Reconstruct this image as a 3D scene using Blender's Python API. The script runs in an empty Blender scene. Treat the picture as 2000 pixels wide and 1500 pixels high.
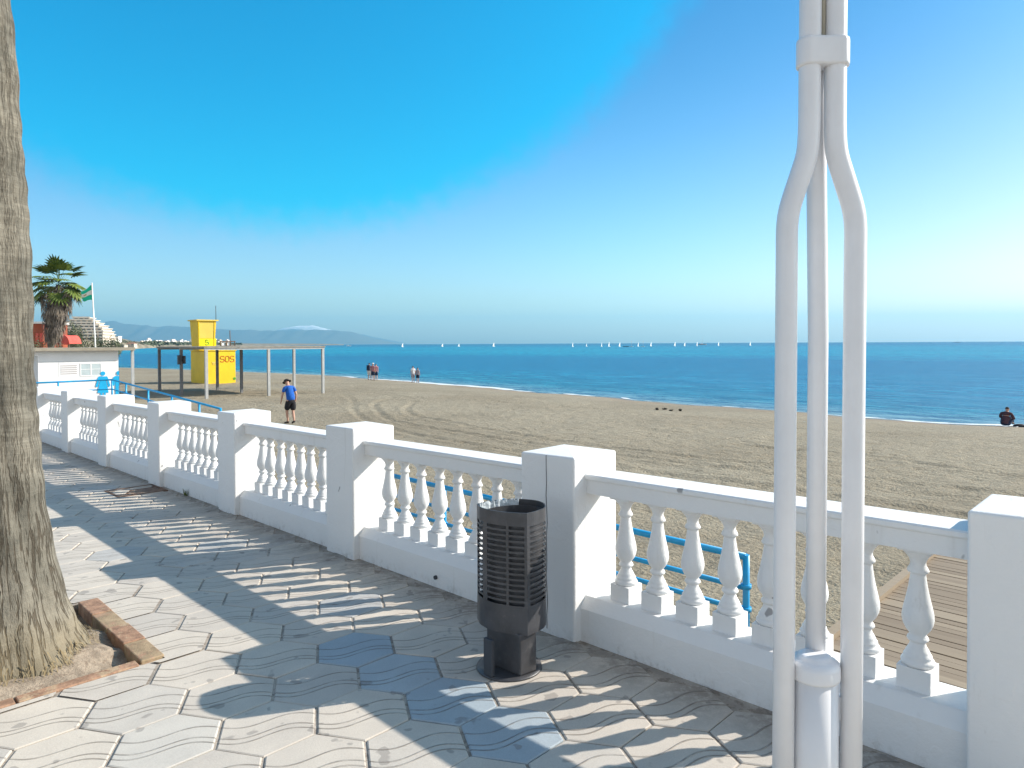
import bpy, bmesh, math, random
import numpy as np
from mathutils import Vector, Matrix, noise as mnoise

random.seed(7)
rng = np.random.default_rng(7)
R = math.radians
PI = math.pi
SC = bpy.context.scene
COL = SC.collection

# ------------------------------------------------------------------ camera
EYE = 1.59
cd = bpy.data.cameras.new('camera')
cam = bpy.data.objects.new('camera', cd)
COL.objects.link(cam)
SC.camera = cam
cd.sensor_width = 36.0
cd.lens = 36.0 * 1345.0 / 2000.0
cd.shift_y = -0.0290
cd.clip_start = 0.05
cd.clip_end = 60000
PITCH, ROLL = R(0.9), 0.0047
fw = Vector((0, math.cos(PITCH), -math.sin(PITCH)))
up0 = Vector((0, math.sin(PITCH), math.cos(PITCH)))
rt0 = Vector((1, 0, 0))
rt = rt0 * math.cos(ROLL) - up0 * math.sin(ROLL)
up = up0 * math.cos(ROLL) + rt0 * math.sin(ROLL)
m3 = Matrix((rt, up, -fw)).transposed()
cam.matrix_world = Matrix.Translation((0, 0, EYE)) @ m3.to_4x4()

# ------------------------------------------------------------------ sky, sun, exposure
SUN_EL = 31.5
SUN_DIR = Vector((0.967 * math.cos(R(SUN_EL)), 0.256 * math.cos(R(SUN_EL)), math.sin(R(SUN_EL)))).normalized()
SKY_STRENGTH = 0.15
world = bpy.data.worlds.new('World')
SC.world = world
world.use_nodes = True


class NT:
    """Small helper for writing node trees."""
    def __init__(self, tree):
        self.t = tree
        self.n = tree.nodes
        self.l = tree.links

    def node(self, typ, **kw):
        nd = self.n.new(typ)
        for k, v in kw.items():
            if k.startswith('i_'):
                key = k[2:]
                key = int(key) if key.isdigit() else key.replace('_', ' ')
                self.put(nd.inputs[key], v)
            else:
                setattr(nd, k, v)
        return nd

    def put(self, sock, v):
        if isinstance(v, bpy.types.NodeSocket):
            self.l.new(v, sock)
        elif isinstance(v, bpy.types.Node):
            self.l.new(v.outputs[0], sock)
        else:
            if sock.type == 'RGBA' and len(v) == 3:
                v = (*v, 1)
            sock.default_value = v

    def math(self, op, a, b=0.0, c=0.0, clamp=False):
        nd = self.n.new('ShaderNodeMath')
        nd.operation = op
        nd.use_clamp = clamp
        self.put(nd.inputs[0], a)
        self.put(nd.inputs[1], b)
        self.put(nd.inputs[2], c)
        return nd.outputs[0]

    def vmath(self, op, a, b=(0, 0, 0), out=0):
        nd = self.n.new('ShaderNodeVectorMath')
        nd.operation = op
        self.put(nd.inputs[0], a)
        self.put(nd.inputs[1], b)
        return nd.outputs[out]

    def mix(self, f, a, b, blend='MIX'):
        nd = self.n.new('ShaderNodeMix')
        nd.data_type = 'RGBA'
        nd.blend_type = blend
        self.put(nd.inputs[0], f)
        self.put(nd.inputs[6], a)
        self.put(nd.inputs[7], b)
        return nd.outputs[2]

    def step(self, v, a, b, lo=0.0, hi=1.0):
        nd = self.n.new('ShaderNodeMapRange')
        nd.interpolation_type = 'SMOOTHSTEP'
        self.put(nd.inputs[0], v)
        self.put(nd.inputs[1], a)
        self.put(nd.inputs[2], b)
        self.put(nd.inputs[3], lo)
        self.put(nd.inputs[4], hi)
        return nd.outputs[0]

    def noise(self, vec, scale, detail=3.0, rough=0.5, out=0, dist=0.0):
        nd = self.n.new('ShaderNodeTexNoise')
        self.put(nd.inputs['Vector'], vec)
        nd.inputs['Scale'].default_value = scale
        nd.inputs['Detail'].default_value = detail
        nd.inputs['Roughness'].default_value = rough
        nd.inputs['Distortion'].default_value = dist
        return nd.outputs[out]

    def scaled(self, vec, s, rot=(0, 0, 0)):
        nd = self.n.new('ShaderNodeMapping')
        self.put(nd.inputs[0], vec)
        nd.inputs['Scale'].default_value = s
        nd.inputs['Rotation'].default_value = rot
        return nd.outputs[0]

    def ramp(self, f, stops):
        nd = self.n.new('ShaderNodeValToRGB')
        self.put(nd.inputs[0], f)
        e = nd.color_ramp.elements
        while len(e) < len(stops):
            e.new(0.5)
        for el, (p, c) in zip(e, stops):
            el.position = p
            el.color = (*c, 1) if len(c) == 3 else c
        return nd.outputs[0]

    def bump(self, h, strength=0.3, dist=0.01, normal=None):
        nd = self.n.new('ShaderNodeBump')
        nd.inputs['Strength'].default_value = strength
        nd.inputs['Distance'].default_value = dist
        self.put(nd.inputs['Height'], h)
        if normal is not None:
            self.put(nd.inputs['Normal'], normal)
        return nd.outputs[0]


wt = NT(world.node_tree)
wt.n.clear()
sky = wt.node('ShaderNodeTexSky', sky_type='NISHITA', sun_disc=False)
sky.sun_elevation = R(SUN_EL)
sky.sun_rotation = math.atan2(SUN_DIR.x, SUN_DIR.y)
sky.air_density = 1.0
sky.dust_density = 1.2
sky.ozone_density = 2.0
tc = wt.node('ShaderNodeTexCoord')
dirn = wt.vmath('NORMALIZE', tc.outputs['Generated'])
hsv = wt.node('ShaderNodeHueSaturation', i_Hue=0.494, i_Saturation=1.3, i_Value=1.0, i_Color=sky.outputs[0])
# the deep blue patch of sky opposite the haze and away from the sun
cdot = wt.vmath('DOT_PRODUCT', dirn, (-0.2503, 0.7163, 0.6514), out=1)
wob = wt.math('MULTIPLY', wt.math('SUBTRACT', wt.noise(dirn, 45.0, 5.0, 0.65), 0.5), 0.024)
el = wt.node('ShaderNodeSeparateXYZ', i_0=dirn).outputs[2]
hsv_tint = wt.mix(wt.step(el, -0.02, 0.48), (0.76, 0.81, 0.83), (0.20, 0.585, 0.70))
sdot = wt.vmath('DOT_PRODUCT', dirn, tuple(SUN_DIR), out=1)
hsv_tint = wt.mix(wt.step(sdot, 0.35, 0.80), hsv_tint, wt.mix(1.0, hsv_tint, (1.02, 0.79, 0.82), 'MULTIPLY'))
hsvc = wt.mix(1.0, hsv.outputs[0], hsv_tint, 'MULTIPLY')
deep = wt.step(wt.math('ADD', cdot, wob), 0.836, 0.874)
skyc = wt.mix(deep, hsvc, wt.mix(1.0, hsv.outputs[0], (0.0, 0.78, 0.84), 'MULTIPLY'))
# sky behind the viewer, unseen, paled and brightened as added fill for the shade
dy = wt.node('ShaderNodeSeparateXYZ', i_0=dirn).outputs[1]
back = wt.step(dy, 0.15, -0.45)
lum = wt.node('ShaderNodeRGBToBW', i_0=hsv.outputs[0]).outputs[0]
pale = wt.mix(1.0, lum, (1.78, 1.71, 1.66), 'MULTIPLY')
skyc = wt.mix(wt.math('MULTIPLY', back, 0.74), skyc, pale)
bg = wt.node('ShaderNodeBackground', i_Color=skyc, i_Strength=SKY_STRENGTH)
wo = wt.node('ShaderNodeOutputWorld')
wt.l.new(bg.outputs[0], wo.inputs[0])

sd = bpy.data.lights.new('sun', 'SUN')
sd.energy = 4.1
sd.angle = R(0.53)
sd.color = (1.0, 0.93, 0.83)
sun = bpy.data.objects.new('sun', sd)
COL.objects.link(sun)
sun.rotation_euler = SUN_DIR.to_track_quat('Z', 'Y').to_euler()
sun.location = (30, 10, 30)

SC.view_settings.view_transform = 'Standard'
SC.view_settings.look = 'None'
SC.view_settings.exposure = 0.88
SC.view_settings.gamma = 1.0
SC.render.engine = 'CYCLES'
SC.cycles.use_denoising = True
SC.cycles.max_bounces = 6
SC.cycles.diffuse_bounces = 4
SC.cycles.glossy_bounces = 3
SC.cycles.transparent_max_bounces = 6
SC.cycles.volume_bounces = 0
SC.cycles.caustics_reflective = False
SC.cycles.caustics_refractive = False
SC.cycles.sample_clamp_indirect = 6.0

# ------------------------------------------------------------------ frames and helpers
# s runs along the balustrade into the distance, t runs across it towards the sea
ANG = math.atan(1356 / 1345.0)
DV = Vector((-math.sin(ANG), math.cos(ANG), 0))
NV = Vector((math.cos(ANG), math.sin(ANG), 0))
SLOPE = 0.0125
WALL_ROT = math.atan2(NV.y, NV.x)       # local +X = t, local +Y = s


def W(s, t, h=0.0):
    """a point on or above the sloping promenade"""
    p = DV * s + NV * t
    return Vector((p.x, p.y, h - SLOPE * s))


def L(s, t, z):
    """a point at world height z"""
    p = DV * s + NV * t
    return Vector((p.x, p.y, z))


MATS = {}


def material(name, fn):
    m = bpy.data.materials.new(name)
    m.use_nodes = True
    nt = NT(m.node_tree)
    nt.n.clear()
    b = nt.node('ShaderNodeBsdfPrincipled')
    o = nt.node('ShaderNodeOutputMaterial')
    nt.l.new(b.outputs[0], o.inputs[0])
    fn(nt, b)
    MATS[name] = m
    return m


def rough_paint(name, col, rough=0.6, var=0.12, scale=6.0, bump=0.15, bscale=60.0, spec=0.3, metal=0.0, dirt=None):
    def fn(nt, b):
        tc = nt.node('ShaderNodeTexCoord')
        v = tc.outputs['Object']
        n1 = nt.noise(v, scale, 5.0, 0.6)
        dark = tuple(c * (1 - var) for c in col)
        light = tuple(min(1, c * (1 + var * 0.6)) for c in col)
        c = nt.mix(nt.step(n1, 0.3, 0.7), dark, light)
        if dirt:
            dm = nt.step(nt.noise(v, dirt[0], 6.0, 0.7), dirt[1], dirt[1] + 0.12)
            c = nt.mix(nt.math('MULTIPLY', dm, dirt[3]), c, dirt[2])
        nt.put(b.inputs['Base Color'], c)
        b.inputs['Roughness'].default_value = rough
        b.inputs['Specular IOR Level'].default_value = spec
        b.inputs['Metallic'].default_value = metal
        if bump:
            nt.put(b.inputs['Normal'], nt.bump(nt.noise(v, bscale, 4.0, 0.6), bump, 0.01))
    return material(name, fn)


class MB:
    def __init__(self):
        self.bm = bmesh.new()
        self.uv = None

    def poly(self, pts, smooth=False):
        vs = [self.bm.verts.new(p) for p in pts]
        f = self.bm.faces.new(vs)
        f.smooth = smooth
        return f

    def hexa(self, c):
        """c: 8 corners, bottom ring 0-3 counter-clockwise, top ring 4-7"""
        v = [self.bm.verts.new(p) for p in c]
        for q in ((3, 2, 1, 0), (4, 5, 6, 7), (0, 1, 5, 4), (1, 2, 6, 5), (2, 3, 7, 6), (3, 0, 4, 7)):
            self.bm.faces.new([v[i] for i in q])

    def box(self, x0, x1, y0, y1, z0, z1, f=None):
        f = f or (lambda a, b, c: Vector((a, b, c)))
        self.hexa([f(x0, y0, z0), f(x1, y0, z0), f(x1, y1, z0), f(x0, y1, z0),
                   f(x0, y0, z1), f(x1, y0, z1), f(x1, y1, z1), f(x0, y1, z1)])

    def tube(self, pts, r, n=12, cap=True, smooth=True):
        pts = [Vector(p) for p in pts]
        rs = r if isinstance(r, (list, tuple)) else [r] * len(pts)
        rings = []
        tdir = (pts[1] - pts[0]).normalized()
        ref = Vector((0, 0, 1)) if abs(tdir.z) < 0.9 else Vector((1, 0, 0))
        u = (ref - tdir * ref.dot(tdir)).normalized()
        for i, p in enumerate(pts):
            a = pts[max(i - 1, 0)]
            b = pts[min(i + 1, len(pts) - 1)]
            d = (b - a).normalized()
            u = (u - d * u.dot(d)).normalized()
            w = d.cross(u)
            rings.append([self.bm.verts.new(p + (u * math.cos(k * 2 * PI / n) + w * math.sin(k * 2 * PI / n)) * rs[i]) for k in range(n)])
        for i in range(len(rings) - 1):
            for k in range(n):
                f = self.bm.faces.new((rings[i][k], rings[i][(k + 1) % n], rings[i + 1][(k + 1) % n], rings[i + 1][k]))
                f.smooth = smooth
        if cap:
            self.bm.faces.new(rings[0][::-1])
            self.bm.faces.new(rings[-1])

    def lathe(self, prof, n=20, c=(0, 0, 0), smooth=True, cap=True):
        c = Vector(c)
        rings = [[self.bm.verts.new(c + Vector((r * math.cos(k * 2 * PI / n), r * math.sin(k * 2 * PI / n), z))) for k in range(n)] for r, z in prof]
        for i in range(len(rings) - 1):
            for k in range(n):
                f = self.bm.faces.new((rings[i][k], rings[i][(k + 1) % n], rings[i + 1][(k + 1) % n], rings[i + 1][k]))
                f.smooth = smooth
        if cap:
            self.bm.faces.new(rings[0][::-1])
            self.bm.faces.new(rings[-1])

    def prism(self, outline, a, b):
        """extrude a closed outline of 3D points by adding vector b-a"""
        dv = Vector(b) - Vector(a)
        lo = [self.bm.verts.new(Vector(p)) for p in outline]
        hi = [self.bm.verts.new(Vector(p) + dv) for p in outline]
        n = len(lo)
        self.bm.faces.new(lo[::-1])
        self.bm.faces.new(hi)
        for i in range(n):
            self.bm.faces.new((lo[i], lo[(i + 1) % n], hi[(i + 1) % n], hi[i]))

    def build(self, name, mat, parent=None, bevel=0.0, seg=2, norm=True):
        if norm:
            bmesh.ops.recalc_face_normals(self.bm, faces=self.bm.faces)
        me = bpy.data.meshes.new(name)
        self.bm.to_mesh(me)
        self.bm.free()
        return link_mesh(name, me, mat, parent, bevel, seg)


def link_mesh(name, me, mat, parent=None, bevel=0.0, seg=2):
    o = bpy.data.objects.new(name, me)
    COL.objects.link(o)
    if mat is not None:
        me.materials.append(MATS[mat] if isinstance(mat, str) else mat)
    if parent is not None:
        o.parent = parent
        root = parent
        while root.parent is not None:
            root = root.parent
        if parent is root and not parent.get('local'):
            o.matrix_parent_inverse = Matrix.LocRotScale(parent.location, parent.rotation_euler, None).inverted()
        # a part under a part shares its parent's frame: nothing to undo
    if bevel:
        md = o.modifiers.new('bevel', 'BEVEL')
        md.width = bevel
        md.segments = seg
        md.limit_method = 'ANGLE'
        md.angle_limit = R(40)
    return o


def tag(o, label=None, cat=None, group=None, kind=None):
    if label:
        o['label'] = label
    if cat:
        o['category'] = cat
    if group:
        o['group'] = group
    if kind:
        o['kind'] = kind
    return o


def thing(name, label, cat, loc=(0, 0, 0), rotz=0.0, group=None, local=False):
    """an Empty at a thing's base; local=True: its parts are modelled in its own frame"""
    o = bpy.data.objects.new(name, None)
    COL.objects.link(o)
    o.location = loc
    o.rotation_euler = (0, 0, rotz)
    o.empty_display_size = 0.2
    if local:
        o['local'] = 1
    return tag(o, label, cat, group)


def copy_tree(o, parent=None):
    c = o.copy()
    COL.objects.link(c)
    if parent is not None:
        c.parent = parent
    for ch in list(o.children):
        copy_tree(ch, c)
    return c


def spline(pts, n=8):
    """Catmull-Rom through pts"""
    pts = [Vector(p) for p in pts]
    out = []
    for i in range(len(pts) - 1):
        p0 = pts[max(i - 1, 0)]; p1 = pts[i]; p2 = pts[i + 1]; p3 = pts[min(i + 2, len(pts) - 1)]
        for k in range(n):
            t = k / n
            out.append(0.5 * ((2 * p1) + (p2 - p0) * t + (2 * p0 - 5 * p1 + 4 * p2 - p3) * t * t + (3 * p1 - p0 - 3 * p2 + p3) * t ** 3))
    out.append(pts[-1])
    return out


def vnoise(x, y, seed=0):
    """vectorised value noise, about -1..1"""
    xi = np.floor(x).astype(np.int64); yi = np.floor(y).astype(np.int64)
    fx = x - xi; fy = y - yi
    fx = fx * fx * (3 - 2 * fx); fy = fy * fy * (3 - 2 * fy)

    def h(a, b):
        v = (a * 374761393 + b * 668265263 + seed * 1274126177) & 0xffffffff
        v = ((v ^ (v >> 13)) * 1274126177) & 0xffffffff
        return ((v ^ (v >> 16)) & 0xffff) / 32767.5 - 1
    a = h(xi, yi) * (1 - fx) + h(xi + 1, yi) * fx
    b = h(xi, yi + 1) * (1 - fx) + h(xi + 1, yi + 1) * fx
    return a * (1 - fy) + b * fy


def fbm(x, y, o=4, seed=0):
    r = 0; a = 1.0
    for k in range(o):
        r = r + a * vnoise(x * 2 ** k, y * 2 ** k, seed + k)
        a *= 0.5
    return r


def grid_mesh(name, X, Y, Z, mat, smooth=True, attrs=None, kind='structure', flip=False):
    nu, nv = X.shape
    me = bpy.data.meshes.new(name)
    co = np.stack([X, Y, Z], -1).reshape(-1, 3)
    i = np.arange(nu * nv).reshape(nu, nv)
    q = np.stack([i[:-1, :-1], i[1:, :-1], i[1:, 1:], i[:-1, 1:]], -1).reshape(-1, 4)
    if flip:
        q = q[:, ::-1]
    me.vertices.add(len(co)); me.vertices.foreach_set('co', co.ravel())
    me.loops.add(q.size); me.loops.foreach_set('vertex_index', q.ravel().astype(np.int32))
    me.polygons.add(len(q)); me.polygons.foreach_set('loop_start', np.arange(0, q.size, 4, dtype=np.int32))
    me.polygons.foreach_set('use_smooth', np.full(len(q), smooth))
    for k, v in (attrs or {}).items():
        a = me.attributes.new(k, 'FLOAT', 'POINT')
        a.data.foreach_set('value', v.ravel().astype(np.float32))
    me.update(); me.validate()
    o = link_mesh(name, me, mat)
    if kind:
        o['kind'] = kind
    return o


# ------------------------------------------------------------------ materials
def _pave(nt, b):
    uv = nt.node('ShaderNodeUVMap', uv_map='tile')
    sep = nt.node('ShaderNodeSeparateXYZ', i_0=uv.outputs[0])
    x, y = sep.outputs[0], sep.outputs[1]
    wave = nt.math('MULTIPLY', nt.math('SINE', nt.math('MULTIPLY', x, 2 * PI / 0.392)), 0.030)
    yy = nt.math('SUBTRACT', y, wave)
    g = None
    for c in (0.052, -0.034, -0.070):
        d_ = nt.math('ABSOLUTE', nt.math('SUBTRACT', yy, c))
        g = d_ if g is None else nt.math('MINIMUM', g, d_)
    groove = nt.step(g, 0.0025, 0.0058, 1.0, 0.0)
    att = nt.node('ShaderNodeAttribute', attribute_name='tint')
    tint = nt.node('ShaderNodeSeparateXYZ', i_0=att.outputs['Vector'])
    obj = nt.node('ShaderNodeTexCoord').outputs['Object']
    base = nt.mix(tint.outputs[0], (0.58, 0.53, 0.465), (0.36, 0.435, 0.49))
    base = nt.mix(1.0, base, nt.mix(tint.outputs[1], (0.90, 0.90, 0.91), (1.05, 1.035, 1.01)), 'MULTIPLY')
    n1 = nt.noise(obj, 5.0, 5.0, 0.6)
    base = nt.mix(1.0, base, nt.mix(n1, (0.80, 0.80, 0.81), (1.14, 1.13, 1.11)), 'MULTIPLY')
    n2 = nt.noise(obj, 160.0, 3.0, 0.7)
    base = nt.mix(1.0, base, nt.mix(n2, (0.80, 0.79, 0.78), (1.16, 1.16, 1.16)), 'MULTIPLY')
    # scattered dark stains, old gum
    spots = nt.step(nt.noise(obj, 9.0, 2.0, 0.45), 0.665, 0.70)
    base = nt.mix(nt.math('MULTIPLY', spots, 0.5), base, (0.20, 0.18, 0.165))
    broken = nt.step(nt.noise(obj, 14.0, 4.0, 0.6), 0.30, 0.60)
    gd = nt.math('MULTIPLY', groove, nt.math('ADD', nt.math('MULTIPLY', broken, 0.45), 0.12))
    base = nt.mix(gd, base, (0.15, 0.115, 0.085))
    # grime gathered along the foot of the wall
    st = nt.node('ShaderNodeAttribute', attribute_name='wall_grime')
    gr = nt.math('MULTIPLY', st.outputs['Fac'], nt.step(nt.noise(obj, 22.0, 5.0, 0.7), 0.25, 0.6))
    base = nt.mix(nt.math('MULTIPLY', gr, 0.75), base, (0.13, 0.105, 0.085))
    nt.put(b.inputs['Base Color'], base)
    b.inputs['Roughness'].default_value = 0.75
    b.inputs['Specular IOR Level'].default_value = 0.25
    h = nt.math('ADD', nt.math('MULTIPLY', groove, -1.0), nt.math('MULTIPLY', n2, 0.25))
    nt.put(b.inputs['Normal'], nt.bump(h, 0.9, 0.004))


material('paver', _pave)
rough_paint('mortar', (0.45, 0.395, 0.335), 0.9, 0.35, 9.0, 0.4, 90.0, dirt=(18.0, 0.48, (0.16, 0.125, 0.10), 0.7))


def _white(nt, b):
    obj = nt.node('ShaderNodeNewGeometry').outputs['Position']
    n1 = nt.noise(obj, 3.0, 5.0, 0.6)
    c = nt.mix(n1, (0.745, 0.74, 0.73), (0.81, 0.805, 0.795))
    scuff = nt.step(nt.noise(nt.scaled(obj, (1, 1, 0.35)), 7.0, 6.0, 0.72), 0.635, 0.76)
    c = nt.mix(nt.math('MULTIPLY', scuff, 0.40), c, (0.50, 0.47, 0.43))
    # splashed dirt low on the wall, chips and short dark scrapes
    hgt = nt.math('ADD', nt.node('ShaderNodeSeparateXYZ', i_0=obj).outputs[2], nt.math('MULTIPLY', nt.vmath('DOT_PRODUCT', obj, tuple(DV), out=1), SLOPE))
    foot = nt.step(nt.math('ADD', hgt, nt.math('MULTIPLY', nt.noise(obj, 6.0, 4.0, 0.65), 0.12)), 0.14, 0.02)
    c = nt.mix(nt.math('MULTIPLY', foot, nt.step(nt.noise(obj, 17.0, 5.0, 0.7), 0.45, 0.80)), c, (0.40, 0.37, 0.33))
    scr = nt.step(nt.noise(nt.scaled(obj, (1, 1, 0.6), (0.6, 0.4, 0.2)), 10.0, 2.0, 0.5), 0.745, 0.775)
    c = nt.mix(nt.math('MULTIPLY', scr, 0.75), c, (0.22, 0.21, 0.21))
    streak = nt.step(nt.noise(nt.scaled(obj, (14, 14, 0.8)), 1.0, 4.0, 0.6), 0.60, 0.80)
    c = nt.mix(nt.math('MULTIPLY', streak, 0.28), c, (0.46, 0.42, 0.36))
    nt.put(b.inputs['Base Color'], c)
    b.inputs['Roughness'].default_value = 0.7
    b.inputs['Specular IOR Level'].default_value = 0.25
    flake = nt.step(nt.noise(obj, 6.0, 2.0, 0.5), 0.56, 0.60)
    h = nt.math('ADD', nt.math('MULTIPLY', nt.noise(obj, 14.0, 5.0, 0.6), 1.0), nt.math('MULTIPLY', nt.noise(obj, 90.0, 3.0, 0.6), 0.25))
    h = nt.math('ADD', h, nt.math('MULTIPLY', flake, 0.22))
    nt.put(b.inputs['Normal'], nt.bump(h, 0.42, 0.010))


material('whitewash', _white)
rough_paint('crack', (0.16, 0.16, 0.17), 0.9, 0.3)
rough_paint('bin_metal', (0.070, 0.070, 0.076), 0.42, 0.25, 8.0, 0.12, 40.0, 0.5, 0.15, dirt=(16.0, 0.58, (0.16, 0.155, 0.15), 0.4))
rough_paint('bag_plastic', (0.55, 0.60, 0.63), 0.35, 0.1, 8.0, 0.3, 30.0, 0.5)
rough_paint('lamp_paint', (0.77, 0.77, 0.785), 0.35, 0.05, 4.0, 0.05, 30.0, 0.5, dirt=(40.0, 0.70, (0.34, 0.31, 0.27), 0.55))
rough_paint('grime_paint', (0.50, 0.47, 0.38), 0.5, 0.12, 8.0, 0.1, 30.0, 0.4)
rough_paint('rust', (0.17, 0.10, 0.065), 0.8, 0.4, 14.0, 0.4, 60.0)
rough_paint('soil', (0.33, 0.265, 0.20), 0.95, 0.35, 14.0, 0.9, 70.0, dirt=(30.0, 0.52, (0.20, 0.15, 0.11), 0.8))
rough_paint('brick', (0.36, 0.215, 0.140), 0.85, 0.35, 16.0, 0.4, 80.0, dirt=(12.0, 0.5, (0.48, 0.37, 0.24), 0.7))
rough_paint('brick_tan', (0.36, 0.265, 0.165), 0.85, 0.3, 16.0, 0.4, 80.0, dirt=(12.0, 0.5, (0.40, 0.22, 0.15), 0.6))
rough_paint('blue_paint', (0.012, 0.33, 0.66), 0.35, 0.12, 6.0, 0.05, 40.0, 0.5)
rough_paint('sign_blue', (0.01, 0.34, 0.62), 0.4, 0.04, 3.0, 0.0)
rough_paint('concrete_beige', (0.40, 0.36, 0.30), 0.85, 0.15, 3.0, 0.2)
rough_paint('slab_brown', (0.30, 0.265, 0.21), 0.85, 0.15, 3.0, 0.2)
rough_paint('panel_white', (0.74, 0.74, 0.74), 0.5, 0.04, 2.0, 0.0)
rough_paint('panel_grey', (0.55, 0.56, 0.57), 0.6, 0.05, 2.0, 0.0)
rough_paint('louvre_grey', (0.42, 0.38, 0.38), 0.6, 0.1, 3.0, 0.0)
rough_paint('window_grey', (0.42, 0.49, 0.51), 0.25, 0.08, 3.0, 0.0, spec=0.5)
rough_paint('steel_post', (0.42, 0.42, 0.41), 0.45, 0.1, 3.0, 0.05, spec=0.5, metal=0.2)
rough_paint('grey_steel', (0.17, 0.17, 0.175), 0.5, 0.15, 3.0, 0.0)
rough_paint('brown_steel', (0.13, 0.085, 0.06), 0.6, 0.2, 3.0, 0.0)
rough_paint('dark_metal', (0.06, 0.065, 0.075), 0.5, 0.2, 4.0, 0.0)
rough_paint('roof_reed', (0.27, 0.26, 0.23), 0.9, 0.2, 5.0, 0.3)
rough_paint('yellow_paint', (0.78, 0.53, 0.015), 0.45, 0.07, 1.2, 0.03, spec=0.4)
rough_paint('yellow_bright', (0.82, 0.72, 0.015), 0.45, 0.05, 1.5, 0.0)
rough_paint('yellow_pale', (0.74, 0.54, 0.10), 0.5, 0.05, 1.5, 0.0)
rough_paint('letter_red', (0.62, 0.07, 0.02), 0.5, 0.05, 2.0, 0.0)
rough_paint('letter_green', (0.16, 0.42, 0.04), 0.5, 0.05, 2.0, 0.0)
rough_paint('white_gloss', (0.82, 0.82, 0.80), 0.35, 0.04, 2.0, 0.0, spec=0.5)
rough_paint('flag_green', (0.012, 0.50, 0.30), 0.8, 0.06, 3.0, 0.0)
rough_paint('flag_white', (0.78, 0.77, 0.68), 0.8, 0.06, 3.0, 0.0)
rough_paint('flag_gold', (0.55, 0.40, 0.20), 0.8, 0.1, 3.0, 0.0)
rough_paint('hotel_white', (0.74, 0.66, 0.55), 0.8, 0.06, 0.2, 0.0)
rough_paint('house_white', (0.76, 0.72, 0.68), 0.8, 0.1, 0.1, 0.0)
rough_paint('house_cream', (0.60, 0.50, 0.40), 0.8, 0.1, 0.1, 0.0)
rough_paint('house_red', (0.36, 0.09, 0.045), 0.8, 0.2, 0.3, 0.0)
rough_paint('roof_tile', (0.36, 0.18, 0.12), 0.85, 0.2, 0.5, 0.0)
rough_paint('dark_glass', (0.10, 0.11, 0.12), 0.2, 0.1, 0.5, 0.0, spec=0.6)
rough_paint('awning_red', (0.62, 0.10, 0.075), 0.75, 0.15, 1.5, 0.05)
rough_paint('skin', (0.50, 0.29, 0.21), 0.6, 0.1, 20.0, 0.0)
rough_paint('shirt_blue', (0.012, 0.10, 0.42), 0.85, 0.15, 12.0, 0.3, 25.0)
rough_paint('shirt_pink', (0.36, 0.17, 0.20), 0.85, 0.15, 12.0, 0.3, 25.0)
rough_paint('shirt_white', (0.68, 0.67, 0.68), 0.85, 0.1, 12.0, 0.3, 25.0)
rough_paint('shirt_grey', (0.30, 0.27, 0.30), 0.85, 0.1, 12.0, 0.3, 25.0)
rough_paint('cloth_black', (0.018, 0.018, 0.022), 0.85, 0.2, 12.0, 0.3, 25.0)
rough_paint('cloth_navy', (0.020, 0.030, 0.065), 0.85, 0.2, 12.0, 0.3, 25.0)
rough_paint('cloth_maroon', (0.075, 0.035, 0.045), 0.85, 0.2, 12.0, 0.3, 25.0)
rough_paint('hat_brown', (0.035, 0.030, 0.026), 0.85, 0.2, 12.0, 0.3, 40.0)
rough_paint('shoe_brown', (0.05, 0.038, 0.03), 0.7, 0.2, 12.0, 0.0)
rough_paint('hair_dark', (0.03, 0.025, 0.022), 0.8, 0.2, 30.0, 0.0)
rough_paint('eye_dark', (0.02, 0.02, 0.02), 0.3, 0.0)
rough_paint('towel', (0.70, 0.74, 0.74), 0.9, 0.08, 10.0, 0.3)
rough_paint('seaweed', (0.035, 0.03, 0.022), 0.9, 0.3, 20.0, 0.3)
rough_paint('sail', (0.85, 0.85, 0.84), 0.6, 0.03, 1.0, 0.0)
rough_paint('hull_dark', (0.05, 0.07, 0.10), 0.4, 0.1, 1.0, 0.0)
rough_paint('far_ground', (0.24, 0.20, 0.14), 0.95, 0.35, 0.02, 0.0)
rough_paint('weed_green', (0.09, 0.12, 0.03), 0.8, 0.3, 20.0, 0.0)
rough_paint('hex_leaf', (0.05, 0.07, 0.03), 0.8, 0.3, 2.0, 0.0)


def _leaf(name, dark, light, sc=0.8):
    def fn(nt, b):
        g = nt.node('ShaderNodeNewGeometry')
        oi = nt.node('ShaderNodeObjectInfo')
        n = nt.noise(nt.vmath('ADD', g.outputs['Position'], oi.outputs['Location']), sc, 3.0, 0.6)
        nt.put(b.inputs['Base Color'], nt.mix(nt.step(n, 0.35, 0.65), dark, light))
        b.inputs['Roughness'].default_value = 0.65
        b.inputs['Specular IOR Level'].default_value = 0.3
        b.inputs['Subsurface Weight'].default_value = 0.0
    return material(name, fn)


_leaf('palm_green', (0.045, 0.085, 0.012), (0.16, 0.20, 0.035), 1.2)
_leaf('palm_dry', (0.085, 0.07, 0.06), (0.25, 0.205, 0.16), 1.5)
_leaf('tree_green', (0.05, 0.066, 0.035), (0.12, 0.135, 0.07), 0.25)
_leaf('bush_green', (0.05, 0.065, 0.03), (0.15, 0.16, 0.085), 0.6)


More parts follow.
